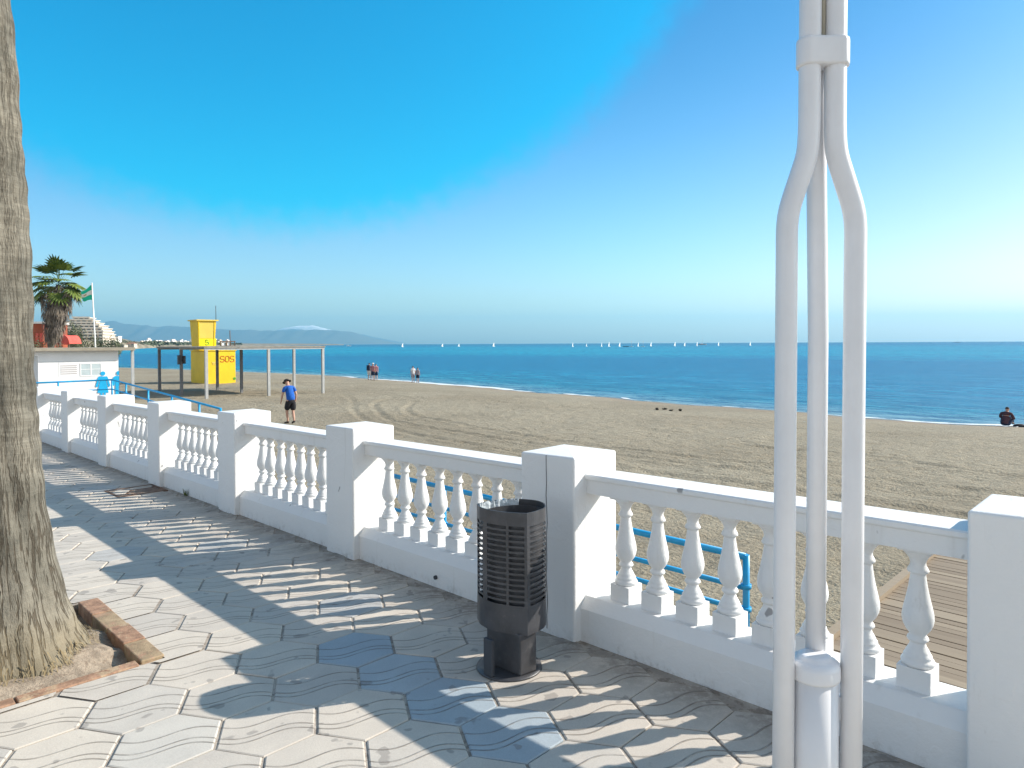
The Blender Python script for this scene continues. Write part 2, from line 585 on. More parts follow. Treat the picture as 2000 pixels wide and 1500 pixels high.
def _trunk(nt, b):
    obj = nt.node('ShaderNodeTexCoord').outputs['Object']
    uvn = nt.node('ShaderNodeUVMap', uv_map='bark')
    v = uvn.outputs[0]                      # x: around in metres, y: up in metres
    warp = nt.vmath('ADD', v, nt.vmath('MULTIPLY', nt.noise(obj, 5.0, 2.0, 0.5, out=1), (0.016, 0.0, 0.0)))
    fis = nt.noise(nt.scaled(warp, (44.0, 2.2, 1)), 1.0, 4.0, 0.66)
    fine = nt.noise(nt.scaled(warp, (110.0, 26.0, 1)), 1.0, 4.0, 0.65)
    rings = nt.noise(nt.scaled(v, (2.4, 30.0, 1)), 1.0, 4.0, 0.7)
    vein = nt.noise(nt.scaled(warp, (17.0, 1.5, 1)), 1.0, 4.0, 0.68)
    vein = nt.math('ABSOLUTE', nt.math('SUBTRACT', vein, 0.5))
    cut = nt.math('MINIMUM', nt.step(vein, 0.006, 0.030), nt.step(fis, 0.36, 0.44))
    sep = nt.node('ShaderNodeSeparateXYZ', i_0=obj)
    hi = nt.step(nt.math('ADD', sep.outputs[2], nt.math('MULTIPLY', nt.noise(obj, 3.0, 3.0), 0.8)), 0.9, 1.7)
    blotch = nt.noise(obj, 2.6, 5.0, 0.62)
    col = nt.mix(nt.step(blotch, 0.3, 0.7), (0.130, 0.122, 0.100), (0.258, 0.234, 0.188))
    col = nt.mix(nt.math('MULTIPLY', nt.step(rings, 0.60, 0.46), nt.mix(hi, (0.18, 0.18, 0.18), (0.5, 0.5, 0.5))), col, nt.mix(1.0, col, (0.58, 0.57, 0.56), 'MULTIPLY'))
    col = nt.mix(nt.math('MULTIPLY', nt.math('SUBTRACT', 1.0, cut), nt.mix(hi, (0.92, 0.92, 0.92), (0.34, 0.34, 0.34))), col, (0.085, 0.07, 0.052))
    col = nt.mix(1.0, col, nt.mix(fine, (0.74, 0.74, 0.74), (1.24, 1.23, 1.21)), 'MULTIPLY')
    low = nt.step(nt.math('ADD', sep.outputs[2], nt.math('MULTIPLY', nt.noise(obj, 7.0, 3.0), 0.25)), 0.16, 0.44, 1.0, 0.0)
    col = nt.mix(nt.math("MULTIPLY", low, 0.3), col, nt.mix(fis, (0.15, 0.115, 0.06), (0.38, 0.29, 0.155)))
    nt.put(b.inputs['Base Color'], col)
    b.inputs['Roughness'].default_value = 0.9
    b.inputs['Specular IOR Level'].default_value = 0.15
    h = nt.math('ADD', nt.math('MULTIPLY', cut, 0.8), nt.math('ADD', nt.math('MULTIPLY', rings, 0.6), nt.math('MULTIPLY', fine, 0.6)))
    nt.put(b.inputs['Normal'], nt.bump(h, 0.8, 0.012))


material('palm_bark', _trunk)


def _fibre(nt, b):
    g = nt.node('ShaderNodeNewGeometry').outputs['Position']
    nt.put(b.inputs['Base Color'], nt.mix(nt.noise(g, 40.0, 2.0, 0.6), (0.13, 0.095, 0.05), (0.34, 0.265, 0.145)))
    b.inputs['Roughness'].default_value = 0.9


material('fibre', _fibre)


def _sand(nt, b):
    g = nt.node('ShaderNodeNewGeometry').outputs['Position']
    rot = nt.scaled(g, (1, 1, 1), (0, 0, -WALL_ROT))
    sh = nt.node('ShaderNodeAttribute', attribute_name='shore').outputs['Fac']
    n0 = nt.noise(rot, 0.16, 4.0, 0.55)
    n1 = nt.noise(rot, 2.6, 5.0, 0.62)
    n2 = nt.noise(rot, 17.0, 4.0, 0.65)
    n3 = nt.noise(nt.scaled(rot, (6.0, 2.2, 2.2)), 1.0, 5.0, 0.62)
    c = nt.mix(nt.step(n0, 0.3, 0.7), (0.285, 0.240, 0.170), (0.350, 0.302, 0.220))
    c = nt.mix(1.0, c, nt.mix(n1, (0.84, 0.84, 0.84), (1.12, 1.12, 1.12)), 'MULTIPLY')
    c = nt.mix(1.0, c, nt.mix(nt.step(n2, 0.3, 0.7), (0.78, 0.77, 0.76), (1.14, 1.14, 1.14)), 'MULTIPLY')
    dark = nt.step(nt.math('ADD', n3, nt.math('MULTIPLY', nt.math('SUBTRACT', n0, 0.5), 0.4)), 0.61, 0.72)
    c = nt.mix(nt.math('MULTIPLY', dark, 0.36), c, (0.17, 0.14, 0.10))
    wl = nt.math('ADD', sh, nt.math('MULTIPLY', nt.math('SUBTRACT', nt.noise(g, 0.5, 3.0), 0.5), 1.6))
    wet = nt.step(wl, -0.3, -2.2, 1.0, 0.0)
    c = nt.mix(nt.math('MULTIPLY', wet, 0.7), c, (0.15, 0.115, 0.085))
    red = nt.step(wl, -5.5, -2.5, 0.0, 1.0)
    c = nt.mix(nt.math('MULTIPLY', red, 0.22), c, (0.36, 0.25, 0.19))
    nt.put(b.inputs['Base Color'], c)
    nt.put(b.inputs['Roughness'], nt.mix(wet, (0.92, 0.92, 0.92), (0.45, 0.45, 0.45)))
    b.inputs['Specular IOR Level'].default_value = 0.2
    h = nt.math('ADD', nt.math('MULTIPLY', n1, 0.6), nt.math('ADD', nt.math('MULTIPLY', n2, 0.55), nt.math('MULTIPLY', n3, 0.8)))
    nt.put(b.inputs['Normal'], nt.bump(h, 0.85, 0.11))


material('sand', _sand)


def _sea(nt, b):
    g = nt.node('ShaderNodeNewGeometry').outputs['Position']
    rot = nt.scaled(g, (1, 1, 1), (0, 0, -WALL_ROT))
    sh = nt.node('ShaderNodeAttribute', attribute_name='shore').outputs['Fac']
    lg = nt.math('LOGARITHM', nt.math('MAXIMUM', sh, 0.1), 10.0)     # -1 .. 4
    f = nt.math('DIVIDE', nt.math('ADD', lg, 1.0), 5.0)
    c = nt.ramp(f, [(0.0, (0.26, 0.30, 0.26)), (0.26, (0.14, 0.25, 0.27)), (0.37, (0.016, 0.165, 0.22)), (0.48, (0.005, 0.140, 0.235)),
                    (0.60, (0.005, 0.130, 0.225)), (0.66, (0.006, 0.225, 0.305)), (0.74, (0.006, 0.205, 0.285)), (0.84, (0.006, 0.095, 0.17)), (1.0, (0.008, 0.07, 0.12))])
    patch = nt.noise(nt.scaled(rot, (0.035, 0.010, 0.02)), 1.0, 4.0, 0.6)
    c = nt.mix(nt.math('MULTIPLY', nt.step(patch, 0.38, 0.62), 0.5), c, nt.mix(1.0, c, (0.55, 0.72, 0.88), 'MULTIPLY'))
    w1 = nt.noise(nt.scaled(rot, (0.9, 0.28, 0.5)), 1.0, 5.0, 0.62)
    w2 = nt.noise(nt.scaled(rot, (3.4, 1.5, 2.0)), 1.0, 4.0, 0.6)
    w3 = nt.noise(nt.scaled(rot, (0.22, 0.05, 0.1)), 1.0, 3.0, 0.55)
    c = nt.mix(1.0, c, nt.mix(nt.step(nt.math('ADD', nt.math('MULTIPLY', w1, 0.65), nt.math('MULTIPLY', w2, 0.35)), 0.38, 0.60), (0.38, 0.52, 0.62), (1.5, 1.4, 1.3)), 'MULTIPLY')
    nt.put(b.inputs['Base Color'], c)
    b.inputs['Roughness'].default_value = 0.16
    b.inputs['IOR'].default_value = 1.33
    b.inputs['Specular IOR Level'].default_value = 0.16
    h = nt.math('ADD', nt.math('MULTIPLY', w1, 1.0), nt.math('ADD', nt.math('MULTIPLY', w2, 0.28), nt.math('MULTIPLY', w3, 1.6)))
    nrm = nt.bump(h, 1.0, 0.55)
    nt.put(b.inputs['Normal'], nrm)
    # choppy water seen at a low angle: the wave faces show mostly the water's own colour, with a fixed share of sheen
    dif = nt.node('ShaderNodeBsdfDiffuse', i_Color=c, i_Normal=nrm)
    glo = nt.node('ShaderNodeBsdfAnisotropic', i_Color=(0.75, 0.9, 1.0), i_Roughness=0.22, i_Normal=nrm)
    mx = nt.node('ShaderNodeMixShader', i_0=0.36)
    nt.l.new(dif.outputs[0], mx.inputs[1])
    nt.l.new(glo.outputs[0], mx.inputs[2])
    out = [n for n in nt.n if n.type == 'OUTPUT_MATERIAL'][0]
    nt.l.new(mx.outputs[0], out.inputs[0])


material('sea', _sea)


def _foam(nt, b):
    g = nt.node('ShaderNodeNewGeometry').outputs['Position']
    n = nt.noise(g, 3.0, 4.0, 0.6)
    nt.put(b.inputs['Base Color'], nt.mix(n, (0.62, 0.68, 0.70), (0.86, 0.88, 0.88)))
    b.inputs['Roughness'].default_value = 0.7
    nt.put(b.inputs['Normal'], nt.bump(n, 0.6, 0.1))


material('foam', _foam)


def _wood(nt, b):
    obj = nt.node('ShaderNodeNewGeometry').outputs['Position']
    rot = nt.scaled(obj, (1, 1, 1), (0, 0, -WALL_ROT))       # x = t, y = s
    grain = nt.noise(nt.scaled(rot, (60.0, 2.5, 60.0)), 1.0, 4.0, 0.6)
    att = nt.node('ShaderNodeAttribute', attribute_name='tone').outputs['Fac']
    c = nt.mix(att, (0.17, 0.122, 0.078), (0.32, 0.252, 0.175))
    c = nt.mix(1.0, c, nt.mix(grain, (0.72, 0.70, 0.68), (1.16, 1.16, 1.16)), 'MULTIPLY')
    nt.put(b.inputs['Base Color'], c)
    b.inputs['Roughness'].default_value = 0.8
    nt.put(b.inputs['Normal'], nt.bump(grain, 0.3, 0.004))


material('deck_wood', _wood)


def _hill(nt, b):
    g = nt.node('ShaderNodeNewGeometry').outputs['Position']
    n = nt.noise(g, 0.0012, 5.0, 0.6)
    nt.put(b.inputs['Base Color'], nt.mix(n, (0.07, 0.075, 0.05), (0.20, 0.17, 0.13)))
    b.inputs['Roughness'].default_value = 0.95


material('hill', _hill)


def _snow(nt, b):
    g = nt.node('ShaderNodeNewGeometry').outputs['Position']
    z = nt.node('ShaderNodeSeparateXYZ', i_0=g).outputs[2]
    n = nt.noise(g, 0.0025, 5.0, 0.6)
    line = nt.step(nt.math('ADD', z, nt.math('MULTIPLY', n, 160.0)), 470.0, 520.0)
    nt.put(b.inputs['Base Color'], nt.mix(line, (0.12, 0.12, 0.10), (0.9, 0.9, 0.9)))
    b.inputs['Roughness'].default_value = 0.9


material('snow_mountain', _snow)

# ================================================================== THE SETTING
# ---- waterline: distance across the beach as a function of s
WS = np.array([-9000, -60, -10, 5.6, 7.5, 12, 17.8, 25, 35, 41.5, 54, 66, 80, 99, 123, 131, 160, 200, 260, 400, 700, 9000.0])
WT = np.array([39.0, 39.3, 39.4, 39.3, 38.9, 38.7, 39.3, 39.9, 41.0, 41.8, 43.6, 44.6, 46.0, 43.6, 40.0, 36.4, 27.0, 14.0, -4.0, -40.0, -120.0, -2500.0])
SEA_Z = -2.40


def waterline(s):
    return np.interp(s, WS, WT) + 0.35 * np.sin(s * 0.43 + 0.6) * np.exp(-((s - 30) / 60.0) ** 2) + 0.16 * np.sin(s * 1.31)


# ---- sand
def axis(parts):
    out = []
    for a, b_, st in parts:
        out += list(np.arange(a, b_, st))
    return np.array(out + [parts[-1][1]])


sa = axis([(-300, -60, 30), (-60, -8, 4), (-8, -1, 0.5), (-1, 30, 0.11), (30, 60, 0.22), (60, 150, 1.0), (150, 420, 10)])
ta = axis([(-60, 2.6, 6), (2.6, 3.3, 0.35), (3.3, 22, 0.12), (22, 34, 0.22), (34, 52, 0.5), (52, 70, 6)])
S, T = np.meshgrid(sa, ta, indexing='ij')
dist = T - waterline(S)
prof = np.interp(dist, [-80, -36, -24, -14, -6, -2.5, 0, 4, 30], [-1.2, -1.36, -1.46, -1.62, -1.98, -2.2, -2.41, -2.75, -6.0])
bumps = 0.030 * fbm(S * 0.55, T * 0.55, 3, 3) + 0.016 * fbm(S * 2.1, T * 2.1, 3, 9)
# scuffed footprints
cell = 0.62
ci, cj = np.floor(S / cell), np.floor(T / cell)
jx = vnoise(ci * 1.7 + 0.37, cj * 2.3 + 0.11, 21) * 0.22
jy = vnoise(ci * 2.9 + 0.71, cj * 1.3 + 0.59, 22) * 0.22
dd = np.hypot((S - (ci + 0.5) * cell - jx) * 1.0, (T - (cj + 0.5) * cell - jy) * 1.35)
bumps += -0.035 * np.exp(-(dd / 0.11) ** 2) + 0.014 * np.exp(-((dd - 0.19) / 0.07) ** 2)
near = np.clip((dist + 6) / -4.0, 0.15, 1)
# tyre ruts
RUTS = [[(42, 23.0), (37.8, 22.9), (32, 20.2), (28.3, 17.8), (23.2, 15.3), (18.9, 14.1), (13.7, 13.7), (7.0, 13.9), (-6, 14.4)],
        [(44, 25.6), (35.3, 24.9), (31, 21.0), (28.1, 18.9), (22.3, 16.0), (17.1, 15.4), (12.8, 15.2), (7.1, 15.5), (-6, 15.8)],
        [(36, 25.6), (31, 23.4), (26, 19.2), (21.9, 17.6), (14, 16.4), (7.0, 16.6), (-6, 16.9)],
        [(33, 27.2), (30.4, 26.6), (21.7, 27.3), (12, 27.0), (2, 26.5), (-6, 26.6)],
        [(19.5, 11.0), (18.6, 12.0), (15, 12.0), (11.6, 11.9), (6, 12.2), (-6, 12.6)],
        [(10, 20.0), (6.2, 20.1), (2.8, 19.3), (-6, 19.0)]]
for line in RUTS:
    p = np.array([(v.x, v.y) for v in spline([(a, b_, 0) for a, b_ in line], 6)])
    dmin = np.full(S.shape, 9.0)
    for a, b_ in zip(p[:-1], p[1:]):
        ab = b_ - a
        u = np.clip(((S - a[0]) * ab[0] + (T - a[1]) * ab[1]) / (ab @ ab), 0, 1)
        dmin = np.minimum(dmin, np.hypot(S - a[0] - u * ab[0], T - a[1] - u * ab[1]))
    tread = 0.75 + 0.5 * vnoise(S * 5.0, T * 5.0, 5)
    bumps += (-0.048 * np.exp(-(dmin / 0.13) ** 2) + 0.030 * np.exp(-((dmin - 0.30) / 0.10) ** 2)) * tread
Zs = prof + bumps * near
under = T < 3.2
Zs = np.where(under, np.minimum(Zs, -1.55), Zs)
land_left = (T < 2.9) & (S > 24)
PX = DV.x * S + NV.x * T
PY = DV.y * S + NV.y * T
grid_mesh('sand', PX, PY, Zs, 'sand', attrs={'shore': dist}, flip=True)

# ---- sea: one sheet out to the horizon
ss_ = axis([(-9000, -3000, 1500), (-3000, -400, 400), (-400, -40, 40), (-40, 150, 1.0), (150, 400, 25), (400, 2000, 200), (2000, 9000, 1000)])
oo = np.array([-1.5, -0.3, 0, 0.5, 1, 1.5, 2, 3, 4, 6, 8, 11, 15, 20, 27, 36, 48, 64, 85, 115, 150, 200, 270, 360, 500, 700, 1000, 1500, 2200, 3200, 4600, 6500, 9000.0])
S2, O2 = np.meshgrid(ss_, oo, indexing='ij')
T2 = waterline(S2) + O2
grid_mesh('sea', DV.x * S2 + NV.x * T2, DV.y * S2 + NV.y * T2, np.full(S2.shape, SEA_Z), 'sea', attrs={'shore': np.maximum(O2, 0)}, flip=True)

# ---- thin line of breaking foam on the waterline
mb = MB()
sv = np.arange(-6, 128, 0.35)
mid = waterline(sv) + 0.25 * vnoise(sv * 0.5, sv * 0 + 3, 31) + 0.15
amp = np.interp(sv, [-6, 4, 12, 20, 28, 36, 41, 46, 54, 62, 70, 90, 128], [0.16, 0.13, 0.06, 0.08, -0.06, 0.06, 0.36, 0.75, 0.85, 0.55, 0.14, -0.05, -0.1])
wid = amp + 0.30 * fbm(sv * 0.45, sv * 0 + 9, 3, 33) + 0.08 * vnoise(sv * 2.2, sv * 0 + 2, 34)
for i in range(len(sv) - 1):
    if wid[i] < 0.03 and wid[i + 1] < 0.03:
        continue
    a, b_ = max(wid[i], 0.0), max(wid[i + 1], 0.0)
    z0 = SEA_Z + 0.02
    q = [L(sv[i], mid[i] - a, z0), L(sv[i + 1], mid[i + 1] - b_, z0), L(sv[i + 1], mid[i + 1] + b_ * 0.4, z0 + 0.05 * min(b_, 0.6) + 0.004), L(sv[i], mid[i] + a * 0.4, z0 + 0.05 * min(a, 0.6) + 0.004)]
    if (q[0] - q[3]).length < 1e-4:
        q = q[:3]
    elif (q[1] - q[2]).length < 1e-4:
        q = [q[0], q[1], q[3]]
    mb.poly(q)
tag(mb.build('foam', 'foam', norm=False), 'thin white line of foam where the sea meets the sand', 'foam', kind='stuff')

# ---- promenade: bed sheet with the hexagonal pavers laid on it
WALL_T = 2.865
mb = MB()
PIT = (3.845, 5.08, -0.02, 1.245)          # s0, s1, t0, t1 of the tree pit


def slab(mb, s0, s1, t0, t1, h0, h1):
    mb.box(t0, t1, s0, s1, h0, h1, lambda t, s, h: W(s, t, h))


for s0, s1, t0, t1 in ((-40, PIT[0], -9, 3.30), (PIT[1], 24, -9, 3.30), (PIT[0], PIT[1], -9, PIT[2]), (PIT[0], PIT[1], PIT[3], 3.30), (24, 160, -9, 3.30)):
    slab(mb, s0, s1, t0, t1, -1.9, -0.0065)
tag(mb.build('pavement', 'mortar'), kind='structure')

HR = 0.2263
FL = HR * math.sqrt(3)
me = bpy.data.meshes.new('paving')
bm = bmesh.new()
uvl = bm.loops.layers.uv.new('tile')
tint = bm.loops.layers.float_vector.new('tint')
grime = bm.loops.layers.float.new('wall_grime')
ax = Vector((-0.5, math.sqrt(3) / 2))      # across the tile (s,t)
ay = Vector((math.sqrt(3) / 2, 0.5))


def hexpoly(offs):
    """intersect offset edge lines; edge k has outward normal at 60k degrees"""
    lines = []
    for k in range(6):
        a = R(60 * k)
        lines.append((Vector((math.cos(a), math.sin(a))), FL / 2 - offs[k]))
    pts = []
    for k in range(6):
        n1, d1 = lines[k]
        n2, d2 = lines[(k + 1) % 6]
        det = n1.x * n2.y - n1.y * n2.x
        pts.append(Vector(((d1 * n2.y - d2 * n1.y) / det, (n1.x * d2 - n2.x * d1) / det)))
    return pts


off0 = [0.0026] * 6
off0[2] = off0[5] = 0.0068
outer = hexpoly(off0)
inner = hexpoly([o + 0.0055 for o in off0])
c0 = Vector((3.18, 2.006))
for r in range(-12, 4):
    for q in range(-16, 62):
        c = c0 + Vector((q * FL + (r % 2) * FL / 2, r * 1.5 * HR))
        if c.y > 3.02 or c.y < -1.6 or c.x < -1.2 or c.x > 26:
            continue
        if c.y < -0.3 and c.x > 9:
            continue
        near_pit = PIT[0] - 0.27 < c.x < PIT[1] + 0.25 and PIT[2] - 0.75 < c.y < PIT[3] + 0.25
        u = random.random()
        bl = 0.0
        if r == 0 and -3 <= q <= 0:
            bl = random.uniform(0.7, 1.0)
        elif u < 0.05:
            bl = random.uniform(0.20, 0.42)
        elif u < 0.30:
            bl = random.uniform(0.02, 0.13)
        tv = random.random()
        dz = random.uniform(-0.0012, 0.0012)
        tx, ty = random.uniform(-0.006, 0.006), random.uniform(-0.006, 0.006)
        vo, vi, vb = [], [], []
        for p in outer:
            vo.append((c + p, dz - 0.003))
        for p in inner:
            vi.append((c + p, dz))
        V = lambda pp, h: bm.verts.new(W(pp.x, pp.y, h + (pp.x - c.x) * tx + (pp.y - c.y) * ty))
        if near_pit:
            rect = (PIT[0] - 0.03, PIT[1] + 0.02, PIT[2] - 0.5, PIT[3] + 0.012)
            full = [c + p for p in inner]

            def cut(poly, axis_, lim, keep_low):
                out = []
                for p0, p1 in zip(poly, poly[1:] + poly[:1]):
                    a0, a1 = (p0[axis_] <= lim) == keep_low, (p1[axis_] <= lim) == keep_low
                    if a0:
                        out.append(p0)
                    if a0 != a1:
                        out.append(p0 + (p1 - p0) * ((lim - p0[axis_]) / (p1[axis_] - p0[axis_])))
                return out
            pieces = [cut(full, 0, rect[0], True), cut(full, 0, rect[1], False)]
            mid_ = cut(cut(full, 0, rect[0], False), 0, rect[1], True) if len(full) > 2 else []
            if len(mid_) > 2:
                pieces += [cut(mid_, 1, rect[3], False)]
            for pl in pieces:
                if len(pl) < 3:
                    continue
                f = bm.faces.new([V(p, dz) for p in pl])
                for lp, pp in zip(f.loops, pl):
                    lp[uvl].uv = ((pp - c).dot(ax), (pp - c).dot(ay))
                    lp[tint] = Vector((bl, tv, 0))
            continue
        O = [V(p, h) for p, h in vo]
        I = [V(p, h) for p, h in vi]
        B = [V(p, -0.009) for p, h in vo]
        fs = [(bm.faces.new(I), [p for p, h in vi])]
        for k in range(6):
            j = (k + 1) % 6
            fs.append((bm.faces.new((O[k], O[j], I[j], I[k])), [vo[k][0], vo[j][0], vi[j][0], vi[k][0]]))
            fs.append((bm.faces.new((B[k], B[j], O[j], O[k])), [vo[k][0], vo[j][0], vo[j][0], vo[k][0]]))
        for f, pl in fs:
            for lp, pp in zip(f.loops, pl):
                rel = pp - c
                lp[uvl].uv = (rel.dot(ax), rel.dot(ay))
                lp[tint] = Vector((bl, tv, 0))
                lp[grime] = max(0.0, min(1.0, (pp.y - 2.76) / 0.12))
bm.to_mesh(me)
bm.free()
tag(link_mesh('paving', me, 'paver'), kind='structure')

# ---- inland ground and the far low shore
mb = MB()
pts = [(-4000, -9.2), (700, -9.2)]
mb.poly([L(-4000, -9.05, -0.4), L(-40, -9.05, -0.02), L(160, -9.05, -2.15), L(400, -60, -1.9), L(4000, -2200, -2.0), L(3000, -6000, 0), L(-4000, -6000, 0)])
tag(mb.build('ground', 'far_ground'), kind='structure')


def far(px, Y):
    """world X of a direction (in the photo's column) at distance Y"""
    return (px - 1000.0) / 1345.0 * Y


# headland and low shore as a terrain strip: (column, distance, top height)
HL = [(-260, 420, 16), (0, 450, 15), (90, 470, 14), (150, 500, 13), (200, 560, 15), (235, 640, 10), (260, 740, 7), (285, 900, 6), (310, 1100, 7), (350, 1350, 8),
      (400, 1600, 7.0), (440, 1900, 7), (500, 2300, 6.5), (560, 2700, 6), (610, 3000, 5), (655, 3300, 1.5), (672, 3400, -1.5)]
rows = []
for k, (px, Y, h) in enumerate(HL):
    row = []
    for f_, hh in ((1.0, SEA_Z - 0.4), (1.012, -0.6), (1.03, h * 0.28), (1.12, h * 0.62), (1.3, h), (1.7, h * 1.05 + 2), (2.4, h)):
        yy = Y * f_
        row.append((far(px, Y) * f_, yy, hh + (0.6 * vnoise(np.array([px * 0.03]), np.array([f_ * 9.0]), 4)[0] * max(h, 1) * 0.12 if hh > 0 else 0)))
    rows.append(row)
A = np.array(rows)
grid_mesh('headland', A[..., 0], A[..., 1], A[..., 2], 'far_ground')


def ridge(name, profile, Y, mat, seed, thick=0.16):
    xs = np.arange(profile[0][0], profile[-1][0] + 1, 6.0)
    ys = np.interp(xs, [p[0] for p in profile], [p[1] for p in profile])
    hgt = ys / 1345.0 * Y
    hgt = hgt * (1 + 0.05 * fbm(xs * 0.045, xs * 0 + seed, 4, seed)) + EYE
    fr = np.array([-1.0, -0.8, -0.6, -0.42, -0.26, -0.12, 0.0, 0.2, 0.6, 1.0])
    F, XX = np.meshgrid(fr, xs, indexing='ij')
    base = np.interp(np.abs(fr), [0, 0.12, 0.3, 0.6, 1.0], [1, 0.86, 0.6, 0.25, -0.04])[:, None]
    rr = base * hgt[None, :] * (1 + 0.16 * (np.abs(F) > 0.05) * fbm(XX * 0.06, F * 3.0, 3, seed + 2))
    YY = Y * (1 + thick * F)
    return grid_mesh(name, (XX - 1000) / 1345.0 * Y + 0 * F, YY, rr, mat)


ridge('hills', [(-1500, 40), (-700, 45), (-100, 45), (60, 34), (150, 36), (190, 45), (222, 47), (262, 41), (300, 35.5), (350, 36), (400, 34), (440, 29), (480, 30), (540, 27), (590, 30.5), (640, 28.5), (690, 23), (730, 12), (765, 4), (800, -4)], 17000, 'hill', 5, 0.11)
ridge('snow_mountains', [(430, 8), (520, 22), (555, 33), (585, 37.5), (610, 37), (640, 31), (700, 20), (760, 8), (820, -4)], 19600, 'snow_mountain', 11, 0.03)

# ================================================================== BALUSTRADE
ball = thing('balustrade', 'white plastered balustrade with square pillars and turned balusters along the edge of the promenade', 'balustrade', W(2.5, 3.06))
PS = [0.17 + 2.19 * 0, 2.375, 4.56, 6.69, 8.82, 10.99, 13.13, 15.29, 17.45]       # near edge of each pillar along s
PW = 0.40


def wf(t, s, h):
    return W(s, t, h)


first_pillar = None
for k, s0 in enumerate(PS):
    mb = MB()
    h1 = 1.0
    # slightly domed top
    c = [W(s0, 2.865, -0.15), W(s0, 3.25, -0.15), W(s0 + PW, 3.25, -0.15), W(s0 + PW, 2.865, -0.15)]
    jit = [random.uniform(-0.004, 0.004) for _ in range(4)]
    e = [W(s0, 2.865, h1 + jit[0]), W(s0, 3.25, h1 + jit[1]), W(s0 + PW, 3.25, h1 + jit[2]), W(s0 + PW, 2.865, h1 + jit[3])]
    lo = [mb.bm.verts.new(p) for p in c]
    hi = [mb.bm.verts.new(p) for p in e]
    ctr = mb.bm.verts.new(W(s0 + PW / 2, 3.058, h1 + 0.014))
    mb.bm.faces.new(lo[::-1])
    for i in range(4):
        j = (i + 1) % 4
        mb.bm.faces.new((lo[i], lo[j], hi[j], hi[i]))
        mb.bm.faces.new((hi[i], hi[j], ctr))
    mb.build('pillar', 'whitewash', ball, bevel=0.012, seg=3)
# crack running down the joint of one pillar
mb = MB()
cs = [(2.574 + 0.003 * math.sin(k * 2.1) + 0.002 * math.sin(k * 5.3), 0.02 + k * 0.075) for k in range(14)]
for (a, h0), (b_, h1) in zip(cs[:-1], cs[1:]):
    mb.hexa([W(a - 0.0022, 2.8635, h0), W(a + 0.0022, 2.8635, h0), W(a + 0.0022, 2.87, h0), W(a - 0.0022, 2.87, h0),
             W(b_ - 0.0022, 2.8635, h1), W(b_ + 0.0022, 2.8635, h1), W(b_ + 0.0022, 2.87, h1), W(b_ - 0.0022, 2.87, h1)])
mb.build('crack', 'crack', ball)

bal_proto = None


def baluster_mesh():
    mb = MB()
    hw = 0.060
    mb.box(-hw, hw, -hw, hw, -0.004, 0.088)
    prof = [(0.057, 0.0885), (0.060, 0.096), (0.0605, 0.104), (0.056, 0.111), (0.050, 0.114), (0.0515, 0.121), (0.050, 0.128), (0.044, 0.133),
            (0.0435, 0.140), (0.038, 0.150), (0.031, 0.162), (0.0275, 0.174), (0.0275, 0.180), (0.036, 0.184), (0.0395, 0.190), (0.036, 0.199), (0.029, 0.207),
            (0.034, 0.216), (0.045, 0.231), (0.0535, 0.250), (0.0570, 0.270), (0.0560, 0.290), (0.052, 0.312), (0.0455, 0.340), (0.0390, 0.370), (0.0335, 0.400), (0.0295, 0.428), (0.0275, 0.446),
            (0.0275, 0.452), (0.0365, 0.456), (0.0395, 0.462), (0.035, 0.472), (0.0285, 0.484), (0.0275, 0.494), (0.031, 0.506), (0.039, 0.520), (0.050, 0.532), (0.0575, 0.540), (0.058, 0.546)]
    mb.lathe(prof, 24)
    mb.box(-hw, hw, -hw, hw, 0.5465, 0.566)
    bmesh.ops.recalc_face_normals(mb.bm, faces=mb.bm.faces)
    m_ = bpy.data.meshes.new('baluster')
    mb.bm.to_mesh(m_)
    mb.bm.free()
    m_.materials.append(MATS['whitewash'])
    return m_


bmesh_bal = baluster_mesh()
inv = Matrix.Translation(ball.location).inverted()
ends = [(PS[k] + PW, PS[k + 1]) for k in range(len(PS) - 1)]
for a, b_ in ends:
    # plinth with a sloping front
    mb = MB()
    prof = [(2.915, -0.15), (2.915, 0.172), (2.962, 0.232), (3.158, 0.232), (3.205, 0.172), (3.205, -0.15)]
    mb.prism([W(a - 0.03, t, h) for t, h in prof], W(a - 0.03, 0), W(b_ + 0.03, 0))
    mb.build('plinth', 'whitewash', ball, bevel=0.006)
    mb = MB()
    prof = [(2.972, 0.792), (2.972, 0.866), (2.966, 0.870), (2.958, 0.872), (2.955, 0.878), (2.955, 0.893), (2.962, 0.90), (3.158, 0.90), (3.165, 0.893), (3.165, 0.878), (3.162, 0.872), (3.154, 0.870), (3.148, 0.866), (3.148, 0.792)]
    mb.prism([W(a - 0.03, t, h) for t, h in prof], W(a - 0.03, 0), W(b_ + 0.03, 0))
    mb.build('rail', 'whitewash', ball)
    n = 8
    gap = (b_ - a) / (n + 1)
    for i in range(n):
        o = bpy.data.objects.new('baluster', bmesh_bal)
        COL.objects.link(o)
        o.parent = ball
        o.matrix_parent_inverse = inv
        o.location = W(a + gap * (i + 1) + random.uniform(-0.006, 0.006), 3.06 + random.uniform(-0.004, 0.004), 0.232)
        o.rotation_euler = (random.uniform(-0.008, 0.008), random.uniform(-0.008, 0.008), WALL_ROT + random.uniform(-0.05, 0.05))
mb = MB()
mb.tube([W(3.62, 2.90, 0.062), W(3.62, 2.931, 0.062)], 0.0135, 14)
mb.build('drain_hole', 'dark_metal', ball)

